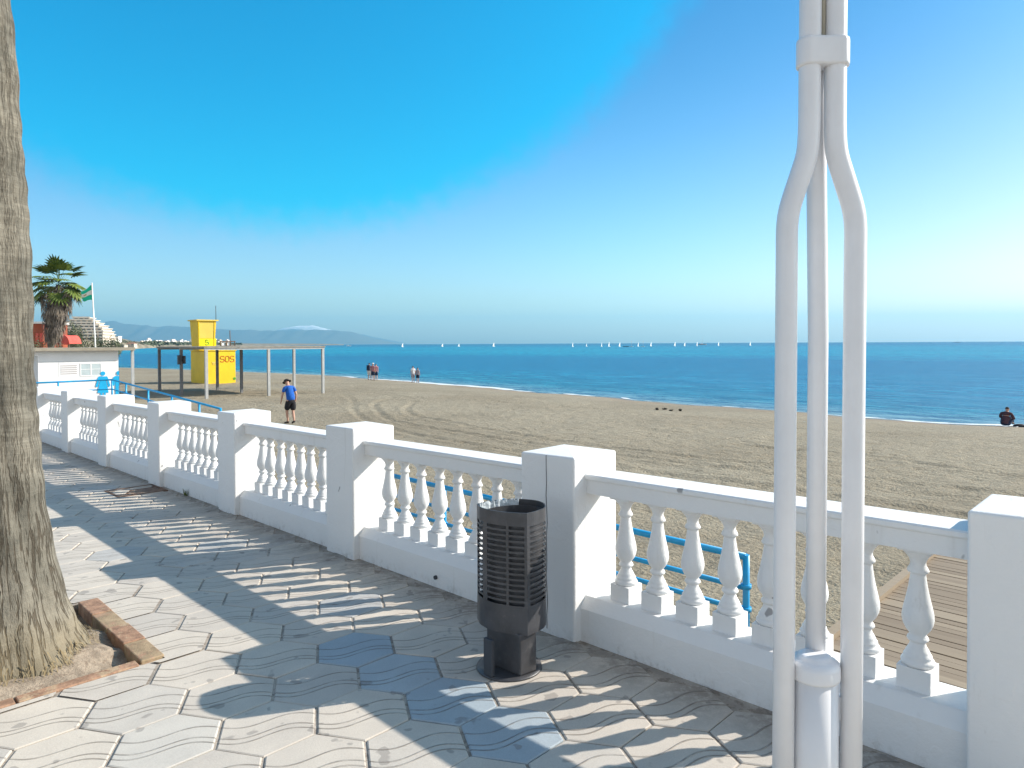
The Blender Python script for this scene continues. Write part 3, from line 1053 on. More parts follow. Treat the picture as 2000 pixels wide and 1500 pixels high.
# weeds in the joint at the foot of the wall
for sW, tW, n_, lab in ((8.06, 2.90, 16, 'tiny weed sprouting at the foot of the white balustrade near the rusty cover'),
                        (2.30, 2.895, 0, '')):
    if not n_:
        continue
    mb = MB()
    for i in range(n_):
        a = random.uniform(0, 2 * PI); ln = random.uniform(0.04, 0.10)
        b0 = W(sW + random.uniform(-0.05, 0.05), tW - random.uniform(0, 0.02), 0)
        tip = b0 + Vector((math.cos(a) * ln * 0.5, math.sin(a) * ln * 0.5, ln))
        sd_ = Vector((-math.sin(a), math.cos(a), 0)) * 0.006
        mb.poly([b0 - sd_, b0 + sd_, tip])
    tag(mb.build('weed', 'weed_green', norm=False), lab, 'weed')

# ================================================================== LITTER BIN
bin_ = thing('litter_bin', 'dark grey slotted metal litter bin on a pedestal in front of a white pillar', 'litter bin', W(2.44, 2.45))
plan = [(2.615, 2.375), (2.545, 2.335), (2.45, 2.325), (2.35, 2.355), (2.278, 2.395)]
plan2 = [(2.278, 2.395), (2.278, 2.47), (2.30, 2.55), (2.36, 2.61), (2.43, 2.635), (2.51, 2.615), (2.575, 2.56), (2.61, 2.475), (2.615, 2.375)]
ring = [(p.x, p.y) for p in spline([(a, b_, 0) for a, b_ in plan], 8)][:-1] + [(p.x, p.y) for p in spline([(a, b_, 0) for a, b_ in plan2], 6)][:-1]
cx, cy = 2.447, 2.47
NR = len(ring)
nf = 32
hs = [0.205, 0.335]
hh = 0.335
for k in range(15):
    hs += [hh + 0.010, hh + 0.0265]
    hh += 0.0265
hs += [0.735, 0.800]
bars = {0, 1, 10, 11, 12, 22, 30, 31, 32, 33, 44, 45, 55, 56, 66, 67, NR - 1}
mb = MB()
vr = []
for h in hs:
    row = []
    for k, (a, b_) in enumerate(ring):
        f_ = 1.0 + 0.004 * math.sin(k * 0.9 + h * 9)
        row.append(mb.bm.verts.new(W(cx + (a - cx) * f_, cy + (b_ - cy) * f_, h)))
    vr.append(row)
for i in range(len(hs) - 1):
    slot = (i >= 2 and i < len(hs) - 2 and i % 2 == 0)
    for k in range(NR):
        if slot and k not in bars:
            continue
        f = mb.bm.faces.new((vr[i][k], vr[i][(k + 1) % NR], vr[i + 1][(k + 1) % NR], vr[i + 1][k]))
        f.smooth = False
shell = mb.build('shell', 'bin_metal', bin_)
md = shell.modifiers.new('sheet', 'SOLIDIFY')
md.thickness = 0.005
md.offset = -1
mb = MB()
vb = [mb.bm.verts.new(W(cx + (a - cx) * 0.985, cy + (b_ - cy) * 0.985, 0.215)) for a, b_ in ring]
mb.bm.faces.new(vb)
fl_ = mb.build('floor_plate', 'bin_metal', bin_)
fl_.modifiers.new('sheet', 'SOLIDIFY').thickness = 0.004
mb = MB()
pl = [(2.30, 2.365), (2.52, 2.35), (2.535, 2.40), (2.53, 2.50), (2.32, 2.50), (2.285, 2.46)]
mb.prism([W(a, b_, 0.012) for a, b_ in pl], (0, 0, 0), (0, 0, 0.20))
mb.build('pedestal', 'bin_metal', bin_, bevel=0.006)
mb = MB()
mb.box(2.262, 2.282, 2.39, 2.45, 0.012, 0.19, lambda t, s, h: W(s, t + 0.01 * 0, h))
mb.build('side_bracket', 'dark_metal', bin_, bevel=0.004)
mb = MB()
mb.lathe([(0.165, 0.0), (0.163, 0.007), (0.14, 0.010), (0.13, 0.010)], 40, W(2.43, 2.42, 0.002))
mb.build('base_plate', 'bin_metal', bin_)
mb = MB()
lin = [[mb.bm.verts.new(W(cx - 0.018 + (a - cx) * f_, cy + 0.004 + (b_ - cy) * f_, h)) for a, b_ in ring] for f_, h in ((0.80, 0.225), (0.84, 0.775))]
for k in range(NR):
    mb.bm.faces.new((lin[0][k], lin[0][(k + 1) % NR], lin[1][(k + 1) % NR], lin[1][k]))
liner = mb.build('liner', 'bin_metal', bin_)
liner.modifiers.new('sheet', 'SOLIDIFY').thickness = 0.004
# crumpled pale bag inside, showing over the rim on one side
mb = MB()
N1, N2 = 22, 9
gv = []
for i in range(N1):
    u = i / (N1 - 1)
    k = int((0.80 + 0.24 * u) * NR) % NR
    a, b_ = ring[k]
    row = []
    for j in range(N2):
        v = j / (N2 - 1)
        f_ = 0.955 - 0.045 * abs(math.sin(i * 1.9 + 0.3)) - 0.012 * math.sin(j * 2.0 + i)
        row.append(mb.bm.verts.new(W(cx + (a - cx) * f_, cy + (b_ - cy) * f_, 0.655 + 0.147 * v + (0.006 * math.sin(i * 2.3) if j == N2 - 1 else 0))))
    gv.append(row)
for i in range(N1 - 1):
    for j in range(N2 - 1):
        mb.bm.faces.new((gv[i][j], gv[i + 1][j], gv[i + 1][j + 1], gv[i][j + 1]))
bag = mb.build('bin_bag', 'bag_plastic', norm=False)
bag.modifiers.new('sheet', 'SOLIDIFY').thickness = 0.002
tag(bag, 'crumpled pale plastic bag sticking up inside the dark slotted bin', 'bag')

# ================================================================== LAMP POST
LX, LY = 0.898, 2.06
lg0 = -SLOPE * (Vector((LX, LY, 0)).dot(DV))
lp = thing('lamp_post', 'white lamp post of three bent tubes rising from a capped cylinder on the promenade', 'lamp post', (LX, LY, lg0))


def LPt(x, y, z):
    return Vector((LX + x + 0.0065 * max(z - 0.3, 0), LY + y, z))


for sx in (-1, 1):
    pts = [LPt(sx * 0.1005, -0.035, lg0 + 0.0), LPt(sx * 0.1005, -0.035, 1.2), LPt(sx * 0.1005, -0.035, 1.86)]
    curve = [LPt(sx * 0.1005, -0.035, 1.86), LPt(sx * 0.1000, -0.035, 1.93), LPt(sx * 0.092, -0.035, 1.985), LPt(sx * 0.067, -0.035, 2.065), LPt(sx * 0.0455, -0.035, 2.135), LPt(sx * 0.039, -0.035, 2.19), LPt(sx * 0.0375, -0.035, 2.26)]
    pts += spline(curve, 5)[1:] + [LPt(sx * 0.0368, -0.035, 3.0), LPt(sx * 0.036, -0.035, 4.6)]
    mb = MB()
    mb.tube(pts, 0.0305, 28)
    mb.build('tube', 'lamp_paint', lp)
mb = MB()
mb.tube([LPt(0.019, 0.022, 0.55), LPt(0.019, 0.022, 1.6), LPt(0.006, 0.022, 2.3), LPt(0.003, 0.022, 4.6)], 0.0285, 28)
mb.build('tube', 'lamp_paint', lp)
mb = MB()
mb.lathe([(0.066, lg0 + 0.0), (0.066, 0.594)], 40, (LX, LY - 0.02, 0), cap=True)
mb.build('base_column', 'lamp_paint', lp)
mb = MB()
mb.lathe([(0.062, 0.592), (0.0705, 0.594), (0.0715, 0.602), (0.0715, 0.628), (0.068, 0.640), (0.058, 0.648), (0.050, 0.650), (0.047, 0.656), (0.036, 0.662), (0.030, 0.662)], 40, (LX, LY - 0.02, 0))
mb.build('cap', 'lamp_paint', lp)
for sx in (-1, 1):
    for z0 in (0.465, -0.02):
        mb = MB()
        mb.box(LX + sx * 0.0815 - 0.014, LX + sx * 0.0815 + 0.014, LY - 0.032, LY - 0.008, z0, z0 + 0.07)
        mb.build('web', 'lamp_paint', lp, bevel=0.002)
# double ring clamp
mb = MB()


def eight(r, zz):
    out = []
    for i in range(40):
        a = 2 * PI * i / 40
        # rounded outline round both tubes
        x = math.cos(a); y = math.sin(a)
        cxx = 0.037 * (1 if x > 0 else -1) * min(1, abs(x) * 6)
        rr = r * (1 - 0.16 * math.exp(-(x / 0.22) ** 2) * (1 if y < 0 else 0))
        out.append(LPt(cxx + rr * x, -0.035 + rr * y, zz))
    return out


rings = [eight(0.0325, 2.392), eight(0.0375, 2.393), eight(0.0385, 2.40), eight(0.0385, 2.462), eight(0.0375, 2.470), eight(0.0325, 2.474)]
vr = [[mb.bm.verts.new(p) for p in rg] for rg in rings]
for i in range(len(vr) - 1):
    for k in range(40):
        f = mb.bm.faces.new((vr[i][k], vr[i][(k + 1) % 40], vr[i + 1][(k + 1) % 40], vr[i + 1][k]))
        f.smooth = True
mb.bm.faces.new(vr[0][::-1])
mb.bm.faces.new(vr[-1])
mb.build('clamp', 'lamp_paint', lp)
mb = MB()
mb.tube([LPt(0, -0.036, 2.476), LPt(0, -0.036, 4.55)], 0.007, 8)
mb.build('joint_strip', 'grime_paint', lp)

# ================================================================== TREE PIT AND PALM
mb = MB()
NS_, NT_ = 34, 34
gs = np.linspace(PIT[0] + 0.02, PIT[1] - 0.02, NS_)
gt = np.linspace(PIT[2] + 0.02, PIT[3] - 0.02, NT_)
GS, GT = np.meshgrid(gs, gt, indexing='ij')
TS, TT = 4.449, 0.623
rad = np.hypot(GS - TS, GT - TT)
gh = -0.030 + 0.060 * np.exp(-((rad - 0.42) / 0.16) ** 2) * (GS < 4.6) + 0.018 * fbm(GS * 6, GT * 6, 4, 41)
gh = gh - 0.035 * np.clip((GT - 0.98 - 0.05 * vnoise(GS * 9, GT * 3, 61)) / 0.10, 0, 1)
soil_o = grid_mesh('soil', DV.x * GS + NV.x * GT, DV.y * GS + NV.y * GT, gh - SLOPE * GS, 'soil', kind='structure', flip=True)

edge = thing('brick_edging', 'border of red and tan bricks round the square tree pit', 'edging', W(3.83, 1.29))
s_ = PIT[0] - 0.01
k = 0
while s_ < PIT[1] - 0.1:
    ln = (0.305, 0.315, 0.30, 0.32, 0.3)[k % 5]
    mb = MB()
    j = [random.uniform(-0.004, 0.004) for _ in range(3)]
    mb.box(1.15 + j[0], 1.262 + j[0], s_, s_ + ln - 0.010, -0.2, 0.016 + j[1] - 0.002 * k, wf)
    mb.build('brick', 'brick_tan' if k % 2 == 0 else 'brick', edge, bevel=0.006)
    s_ += ln
    k += 1
t_ = 1.135
k = 0
while t_ > PIT[2] - 0.5:
    ln = (0.52, 0.42, 0.46)[k % 3]
    mb = MB()
    mb.box(t_ - ln + 0.008, t_, PIT[0] - 0.028, PIT[0] + 0.045, -0.2, 0.007, wf)
    mb.build('brick', 'brick', edge, bevel=0.006)
    t_ -= ln
    k += 1

palm = thing('palm_tree', 'massive foreground palm trunk with grey fissured bark standing in the brick edged pit', 'palm tree', W(TS, TT, -0.05))
pc = W(TS, TT, 0)


def trunk_mesh(base, prof, lean, nseg=96, dz=0.06, top=9.0, fis=0.012, uvname='bark'):
    bm = bmesh.new()
    uvl = bm.loops.layers.uv.new(uvname)
    zs = np.arange(-0.12, top, dz)
    rows = []
    th = np.arange(nseg) * 2 * PI / nseg
    for z in zs:
        r0 = np.interp(z, [p[0] for p in prof], [p[1] for p in prof])
        lump = 0.028 * fbm(np.cos(th) * 1.6 + 5, np.sin(th) * 1.6 + z * 0.9, 3, 51) * min(1, r0 / 0.25)
        fz = fis * 0.6 * (vnoise(th * 9.6, np.full(nseg, z * 1.1), 52)) * (1.5 if z < 0.5 else 1.0)
        ringb = 0.004 * math.sin(z * 31 + 2 * math.sin(z * 5))
        rr = r0 + lump + fz + ringb
        cx = base[0] + lean[0] * z + lean[2] * z * z
        cy = base[1] + lean[1] * z
        rows.append([bm.verts.new((cx + rr[k] * math.cos(th[k]), cy + rr[k] * math.sin(th[k]), base[2] + z)) for k in range(nseg)])
    for i in range(len(rows) - 1):
        for k in range(nseg):
            j = (k + 1) % nseg
            f = bm.faces.new((rows[i][k], rows[i][j], rows[i + 1][j], rows[i + 1][k]))
            f.smooth = True
            us = (k * 2 * PI / nseg * 0.28, (k + 1) * 2 * PI / nseg * 0.28)
            for lp_, (a, b_) in zip(f.loops, ((us[0], zs[i]), (us[1], zs[i]), (us[1], zs[i + 1]), (us[0], zs[i + 1]))):
                lp_[uvl].uv = (a, b_)
    bm.faces.new(rows[-1])
    m_ = bpy.data.meshes.new('trunk')
    bm.to_mesh(m_)
    bm.free()
    return m_


prof = [(-0.2, 0.52), (-0.05, 0.47), (0.04, 0.435), (0.12, 0.395), (0.25, 0.352), (0.4, 0.316), (0.6, 0.285), (0.85, 0.260), (1.1, 0.243), (1.35, 0.230), (1.6, 0.224), (2.2, 0.217), (2.7, 0.205), (3.3, 0.19), (9, 0.18)]
tm = trunk_mesh((pc.x - 0.008, pc.y, pc.z), prof, (0.0, 0.0, -0.0085), 128, 0.04, 8.5)
link_mesh('trunk', tm, 'palm_bark', palm)
mb = MB()
for i in range(2600):
    a = random.uniform(0, 2 * PI)
    z = -0.06 + 0.17 * random.random() ** 2.0
    r_ = np.interp(z, [p[0] for p in prof], [p[1] for p in prof]) + random.uniform(0.005, 0.035)
    base = Vector((pc.x - 0.008 + r_ * math.cos(a), pc.y + r_ * math.sin(a), pc.z + z))
    out = Vector((math.cos(a), math.sin(a), 0))
    ln = random.uniform(0.02, 0.075)
    tip = base + out * random.uniform(0.002, 0.035) + Vector((random.uniform(-0.02, 0.02), random.uniform(-0.02, 0.02), -ln))
    sd_ = Vector((-math.sin(a), math.cos(a), 0)) * random.uniform(0.0014, 0.0035)
    mb.poly([base - sd_, base + sd_, tip])
mb.build('root_fringe', 'fibre', palm, norm=False)


def fan_leaf(mb, base, direction, stalk, size, droop, nseg=13, fold=0.25):
    """a fan palm leaf: a stalk and a pleated fan of pointed segments"""
    d_ = direction.normalized()
    side = d_.cross(Vector((0, 0, 1)))
    side = side.normalized() if side.length > 1e-3 else Vector((1, 0, 0))
    upv = side.cross(d_).normalized()
    hub = base + d_ * stalk + Vector((0, 0, -droop * stalk * 0.35))
    w = side * 0.03
    mb.poly([base - w, base + w, hub + w * 0.6, hub - w * 0.6])
    d2 = (d_ + Vector((0, 0, -droop))).normalized()
    side2 = d2.cross(Vector((0, 0, 1)))
    side2 = side2.normalized() if side2.length > 1e-3 else side
    up2 = side2.cross(d2).normalized()
    span = R(200)
    for k in range(nseg):
        a0 = -span / 2 + span * k / nseg
        a1 = -span / 2 + span * (k + 1) / nseg
        am = (a0 + a1) / 2
        L_ = size * (0.72 + 0.28 * math.cos(am)) * random.uniform(0.88, 1.08)

        def pt(a, l, lift):
            return hub + (d2 * math.cos(a) + side2 * math.sin(a)) * l + up2 * (fold * size * lift - 0.25 * size * (l / size) ** 2 * droop) + Vector((0, 0, -0.16 * l * l / size))
        mb.poly([hub, pt(a0, L_ * 0.62, 0.0), pt(am, L_, 0.06), pt(am, L_ * 0.60, 0.12)])
        mb.poly([hub, pt(am, L_ * 0.60, 0.12), pt(am, L_, 0.06), pt(a1, L_ * 0.62, 0.0)])


def palm_crown(mb, mbdry, top, n, stalk, size, skirt_len, skirt_r, ndry, lean=0.0):
    for i in range(n):
        az = i * 2.399 + random.uniform(-0.5, 0.5)
        el = R(84) - (i / n) * R(122) + random.uniform(-0.3, 0.3)
        d_ = Vector((math.cos(az) * math.cos(el), math.sin(az) * math.cos(el), math.sin(el)))
        fan_leaf(mb, top, d_, stalk * random.uniform(0.8, 1.15), size * random.uniform(0.85, 1.1), 0.15 + 0.45 * (i / n))
    for i in range(ndry):
        az = i * 2.399 + random.uniform(-0.3, 0.3)
        f_ = i / max(ndry - 1, 1)
        z = top.z - 0.1 - skirt_len * f_ * 0.80
        st = Vector((top.x - lean * (top.z - z), top.y, z))
        r_ = skirt_r * (1.0 - 0.62 * f_ ** 0.7) * random.uniform(0.5, 1.15)
        hub = st + Vector((math.cos(az) * r_, math.sin(az) * r_, -0.45 - random.uniform(0, 0.35)))
        sd_ = Vector((-math.sin(az), math.cos(az), 0))
        mbdry.poly([st - sd_ * 0.03, st + sd_ * 0.03, hub + sd_ * 0.02, hub - sd_ * 0.02])
        for k in range(8):
            o_ = (k - 3.5) / 3.5
            ln = size * random.uniform(0.6, 1.05)
            tip = hub + Vector((math.cos(az) * random.uniform(-0.25, 0.12), math.sin(az) * random.uniform(-0.25, 0.12), -ln)) + sd_ * o_ * 0.34 * size
            mid_ = hub + (tip - hub) * 0.5 + sd_ * o_ * 0.10
            w_ = sd_ * random.uniform(0.03, 0.06)
            mbdry.poly([hub, mid_ - w_, tip, mid_ + w_])


mb, md_ = MB(), MB()
palm_crown(mb, md_, Vector((pc.x + 0.03 - 0.0085 * 70, pc.y, pc.z + 8.45)), 34, 1.1, 1.1, 1.0, 0.8, 40)
crown = mb.build('crown', 'palm_green', palm, norm=False)
md_.build('dry_skirt', 'palm_dry', palm, norm=False)

# rusty cover in the paving
dc = thing('drain_cover', 'rusty square drain cover set in the paving at the foot of the balustrade', 'drain cover', W(8.77, 2.6))
mb = MB()
for a in (8.50, 9.02):
    slab(mb, a, a + 0.03, 2.33, 2.86, -0.006, 0.0045)
for a in (2.33, 2.83):
    slab(mb, 8.53, 9.02, a, a + 0.03, -0.006, 0.0045)
mb.build('frame', 'rust', dc)
mb = MB()
for i in range(9):
    a = 8.535 + i * 0.054
    slab(mb, a, a + 0.036, 2.362, 2.828, -0.006, 0.001)
mb.build('grate', 'rust', dc)

# ================================================================== BOARDWALK, RAMPS AND RAILS
mb = MB()
tone = mb.bm.loops.layers.float.new('tone')


def plank(s0, s1, t0, t1, z0, z1, tv):
    n0 = len(mb.bm.faces)
    mb.bm.faces.ensure_lookup_table()
    mb.box(t0, t1, s0, s1, z0, z1, lambda t, s, z: L(s, t, z))
    mb.bm.faces.ensure_lookup_table()
    for f in mb.bm.faces[n0:]:
        for l_ in f.loops:
            l_[tone] = tv


t_ = 3.32
while t_ < 11.6:
    w_ = 0.118
    zz = -1.275 + random.uniform(-0.004, 0.004)
    plank(0.2, 2.44, t_, t_ + w_ - 0.008 - random.uniform(0, 0.006), zz - 0.03, zz, random.choice((0.35, 0.5, 0.6, 0.75, 0.45, 1.0)) * random.uniform(0.85, 1.0))
    t_ += w_
for sa_ in (2.445, 0.10):
    plank(sa_, sa_ + 0.09, 3.32, 11.6, -1.42, -1.225, 0.95)
tag(mb.build('boardwalk', 'deck_wood'), kind='structure')


def railing(name, label, pts, posts, drops, r=0.024, post_len=0.95, group=None):
    """rails follow pts (top line), posts hang from the given points"""
    t = thing(name, label, 'railing', pts[0], group=group)
    for k, dz in enumerate(drops):
        mb = MB()
        mb.tube([Vector(p) + Vector((0, 0, -dz)) for p in pts], r if k == 0 else r * 0.75, 10)
        mb.build('rail', 'blue_paint', t)
    for p in posts:
        p = Vector(p)
        mb = MB()
        mb.tube([p, p + Vector((0, 0, -post_len))], r * 0.95, 10)
        o = mb.build('post', 'blue_paint', t)
        for dz in drops[1:]:
            mb = MB()
            mb.tube([p + Vector((0, 0, -dz - 0.02)), p + Vector((0, 0, -dz + 0.02))], r * 1.45, 10)
            mb.build('collar', 'blue_paint', o)
    return t


railing('handrail', 'blue tube handrail seen through the nearer balusters behind the litter bin', [L(3.03, 6.22, -0.46), L(6.0, 6.25, -0.46), L(9.0, 6.28, -0.46)],
        [L(3.03, 6.22, -0.44), L(5.3, 6.24, -0.46), L(7.6, 6.27, -0.46), L(9.0, 6.28, -0.46)], [0, 0.30, 0.52], 0.035, 1.05)

RZ = -0.90                                   # platform in front of the toilet block
corner_, foot_ = L(34.4, 9.25, 0.055), L(22.6, 9.25, -0.50)
railing('ramp_railing', 'long blue tube railing round the ramp in front of the white toilet block',
        [L(34.4, 5.6, 0.03), L(34.4, 7.6, 0.04), corner_, L(30.6, 9.25, -0.125), L(26.6, 9.25, -0.315), foot_],
        [L(34.4, 7.2, 0.04), corner_, L(32.4, 9.25, -0.04), L(29.6, 9.25, -0.17), L(27.0, 9.25, -0.295), L(24.4, 9.25, -0.415), foot_],
        [0, 0.42], 0.038, 1.0)
mb = MB()
mb.box(5.2, 9.32, 34.3, 43.5, -1.9, RZ, lambda t, s, z: L(s, t, z))
mb.hexa([L(22.4, 7.7, -2.0), L(22.4, 9.32, -2.0), L(34.297, 9.32, -2.0), L(34.297, 7.7, -2.0),
         L(22.4, 7.7, -1.44), L(22.4, 9.32, -1.44), L(34.297, 9.32, RZ), L(34.297, 7.7, RZ)])
tag(mb.build('ramp', 'concrete_beige'), 'pale access ramp and platform in front of the toilet block', 'ramp', kind='structure')

# ================================================================== TOILET BLOCK
tb = thing('toilet_block', 'low white toilet block with a flat beige roof slab beside the ramp', 'building', L(38, 9, -1.45))
lf = lambda t, s, z: L(s, t, z)
mb = MB()
mb.box(7.17, 10.52, 38.0, 43.0, -1.9, 1.335, lf)
wall = mb.build('wall', 'panel_white', tb)
mb = MB()
for z in (0.83,):
    mb.box(7.18, 10.51, 37.994, 37.999, z - 0.012, z + 0.012, lf)
for t in (7.99, 9.72):
    mb.box(t - 0.008, t + 0.008, 37.994, 37.999, -1.4, 0.817, lf)
mb.build('panel_joint', 'panel_grey', tb)
mb = MB()
mb.box(6.3, 11.16, 37.55, 43.4, 1.34, 1.485, lf)
mb.build('roof', 'slab_brown', tb)
mb = MB()
mb.box(7.02, 7.168, 37.95, 38.25, 1.13, 1.335, lf)
mb.build('roof_bracket', 'panel_white', tb)
mb = MB()
for z in (0.24, 0.335, 0.43, 0.525, 0.62):
    mb.hexa([L(37.985, 8.05, z), L(37.985, 8.73, z), L(37.998, 8.73, z - 0.0), L(37.998, 8.05, z),
             L(37.985, 8.05, z + 0.03), L(37.985, 8.73, z + 0.03), L(37.998, 8.73, z + 0.03), L(37.998, 8.05, z + 0.03)])
mb.build('louvre', 'louvre_grey', tb)
mb = MB()
mb.box(8.86, 9.77, 37.980, 37.998, 0.11, 0.155, lf)
mb.box(8.86, 9.77, 37.980, 37.998, 0.70, 0.735, lf)
mb.box(8.86, 8.90, 37.980, 37.998, 0.156, 0.699, lf)
mb.box(9.73, 9.77, 37.980, 37.998, 0.156, 0.699, lf)
mb.box(9.29, 9.34, 37.980, 37.998, 0.156, 0.699, lf)
mb.box(8.90, 9.29, 37.983, 37.998, 0.43, 0.455, lf)
mb.box(9.34, 9.73, 37.983, 37.998, 0.43, 0.455, lf)
win = mb.build('window', 'panel_white', tb)
mb = MB()
mb.box(8.90, 9.29, 37.990, 37.9985, 0.156, 0.43, lf)
mb.box(9.34, 9.73, 37.990, 37.9985, 0.156, 0.43, lf)
mb.box(8.90, 9.29, 37.990, 37.9985, 0.455, 0.699, lf)
mb.box(9.34, 9.73, 37.990, 37.9985, 0.455, 0.699, lf)
mb.build('pane', 'window_grey', win)
mb = MB()
mb.box(11.03, 11.15, 37.7, 37.82, -1.6, 1.34, lf)
mb.build('post', 'steel_post', tb)


def pictogram(name, label, kind_, t0, s0, z0, hgt, folded=False):
    th = thing(name, label, 'sign', L(s0, t0, z0), group='toilet pictograms')
    k = hgt / 1.2
    shapes = []
    circ = [(0.105 * math.cos(a * PI / 12), 1.095 + 0.105 * math.sin(a * PI / 12)) for a in range(24)]
    if kind_ == 'woman':
        body = [(-0.16, 0.955), (0.16, 0.955), (0.20, 0.93), (0.32, 0.50), (0.27, 0.44), (0.22, 0.47), (0.165, 0.78), (0.125, 0.78), (0.235, 0.20), (0.24, 0.165), (0.115, 0.165), (0.115, 0.02), (0.03, 0.02), (0.03, 0.165),
                (-0.03, 0.165), (-0.03, 0.02), (-0.115, 0.02), (-0.115, 0.165), (-0.24, 0.165), (-0.235, 0.20), (-0.125, 0.78), (-0.165, 0.78), (-0.22, 0.47), (-0.27, 0.44), (-0.32, 0.50), (-0.20, 0.93)]
    else:
        body = [(-0.16, 0.955), (0.16, 0.955), (0.24, 0.90), (0.27, 0.52), (0.22, 0.48), (0.185, 0.52), (0.165, 0.82), (0.155, 0.82), (0.155, 0.05), (0.12, 0.0), (0.04, 0.0), (0.015, 0.05), (0.015, 0.48),
                (-0.015, 0.48), (-0.015, 0.05), (-0.04, 0.0), (-0.12, 0.0), (-0.155, 0.05), (-0.155, 0.82), (-0.165, 0.82), (-0.185, 0.52), (-0.22, 0.48), (-0.27, 0.52), (-0.24, 0.90)]
    for nm, sh in (('head', circ), ('body', body)):
        if not folded:
            mb = MB()
            mb.prism([L(s0 - 0.03, t0 + x * k, z0 + z * k) for x, z in sh], L(0, 0, 0), L(0.028, 0, 0))
            mb.build(nm, 'sign_blue', th)
        else:
            def clip(poly, sgn):
                out = []
                for (x0, y0), (x1, y1) in zip(poly, poly[1:] + poly[:1]):
                    i0, i1 = x0 * sgn >= 0, x1 * sgn >= 0
                    if i0:
                        out.append((x0, y0))
                    if i0 != i1:
                        u = x0 / (x0 - x1)
                        out.append((0.0, y0 + (y1 - y0) * u))
                return out
            mb = MB()
            left = clip(sh, -1)
            mb.prism([L(s0 - 0.03, t0 + x * k, z0 + z * k) for x, z in left], L(0, 0, 0), L(0.028, 0, 0))
            right = clip(sh, 1)
            mb.prism([L(s0 - 0.002 + x * k, t0 + 0.03, z0 + z * k) for x, z in right], L(0, 0, 0), L(0, -0.028, 0))
            mb.build(nm, 'sign_blue', th)
    return th


pictogram('toilet_sign', 'blue woman pictogram in a skirt fixed on the white toilet block', 'woman', 9.82, 37.998, -0.90, 1.22)
pictogram('toilet_sign', 'blue man pictogram folded round the corner of the white toilet block', 'man', 10.522, 37.998, -0.90, 1.22, folded=True)

# ================================================================== PERGOLA
pg = thing('pergola', 'open metal pergola with slim square posts standing on the sand before the yellow tower', 'pergola', L(43.6, 19, -1.5))
GS_, GT_ = (39.8, 43.6, 47.4), (15.5, 19.2, 22.85)
for i, s0 in enumerate(GS_):
    for j, t0 in enumerate(GT_):
        mb = MB()
        mb.box(t0 - 0.075, t0 + 0.075, s0 - 0.075, s0 + 0.075, -1.75, 1.30, lf)
        mb.build('post', 'steel_post' if i == 0 or j == 2 else 'grey_steel', pg)
for s0 in GS_:
    mb = MB()
    mb.box(15.40, 22.95, s0 - 0.06, s0 + 0.06, 1.302, 1.40, lf)
    mb.build('beam', 'steel_post', pg)
mb = MB()
mb.box(15.36, 22.99, 39.70, 47.50, 1.403, 1.50, lf)
mb.build('roof', 'roof_reed', pg)
sp = thing('loudspeaker', 'dark box loudspeaker strapped to a pergola post', 'loudspeaker', L(43.6, 15.4, 0.5))
mb = MB()
mb.box(15.24, 15.44, 43.34, 43.54, 0.42, 0.98, lf)
mb.build('cabinet', 'dark_metal', sp, bevel=0.02)
mb = MB()
mb.box(15.56, 15.70, 43.4, 43.60, 0.46, 0.94, lf)
mb.build('cabinet', 'dark_metal', sp, bevel=0.02)
mb = MB()
mb.box(15.443, 15.556, 43.50, 43.54, 0.62, 0.72, lf)
mb.build('strap', 'dark_metal', sp)

# ================================================================== LIFEGUARD TOWER
lt = thing('lifeguard_tower', 'bright yellow lifeguard tower with red SOS lettering on its lower block', 'lifeguard tower', L(55.4, 22, -1.6))
mb = MB()
mb.box(21.56, 23.92, 55.4, 58.55, -1.8, 1.10, lf)
box_ = mb.build('base_block', 'yellow_paint', lt, bevel=0.03)
mb = MB()
mb.box(21.50, 23.98, 55.34, 58.61, 1.103, 1.16, lf)
mb.build('terrace', 'yellow_paint', lt)
# cabin flares outwards towards its roof
mb = MB()
c0_, c1_ = (21.24, 22.46, 55.95, 57.35), (21.12, 22.58, 55.86, 57.46)
zb, zt = 1.163, 3.50
mb.hexa([L(c0_[2], c0_[0], zb), L(c0_[2], c0_[1], zb), L(c0_[3], c0_[1], zb), L(c0_[3], c0_[0], zb),
         L(c1_[2], c1_[0], zt), L(c1_[2], c1_[1], zt), L(c1_[3], c1_[1], zt), L(c1_[3], c1_[0], zt)])
cab = mb.build('cabin', 'yellow_paint', lt)


def on_cabin(t, z, off):
    u = (z - zb) / (zt - zb)
    s_front = c0_[2] + (c1_[2] - c0_[2]) * u
    tm_ = 21.85 + (t - 21.85) * (1 + 0.1 * u)
    return L(s_front - off, tm_, z)


mb = MB()
q = [(21.30, 2.12), (22.34, 2.12), (22.34, 3.40), (21.30, 3.40)]
mb.hexa([on_cabin(q[0][0], q[0][1], 0.02), on_cabin(q[1][0], q[1][1], 0.02), on_cabin(q[1][0], q[1][1], -0.02), on_cabin(q[0][0], q[0][1], -0.02),
         on_cabin(q[3][0], q[3][1], 0.02), on_cabin(q[2][0], q[2][1], 0.02), on_cabin(q[2][0], q[2][1], -0.02), on_cabin(q[3][0], q[3][1], -0.02)])
mb.build('shutter', 'yellow_pale', cab)
for t0 in (21.26, 22.40):
    mb = MB()
    mb.hexa([on_cabin(t0 - 0.035, 1.2, 0.05), on_cabin(t0 + 0.035, 1.2, 0.05), on_cabin(t0 + 0.035, 1.2, -0.01), on_cabin(t0 - 0.035, 1.2, -0.01),
             on_cabin(t0 - 0.035, 3.49, 0.05), on_cabin(t0 + 0.035, 3.49, 0.05), on_cabin(t0 + 0.035, 3.49, -0.01), on_cabin(t0 - 0.035, 3.49, -0.01)])
    mb.build('corner_post', 'yellow_paint', cab)
mb = MB()
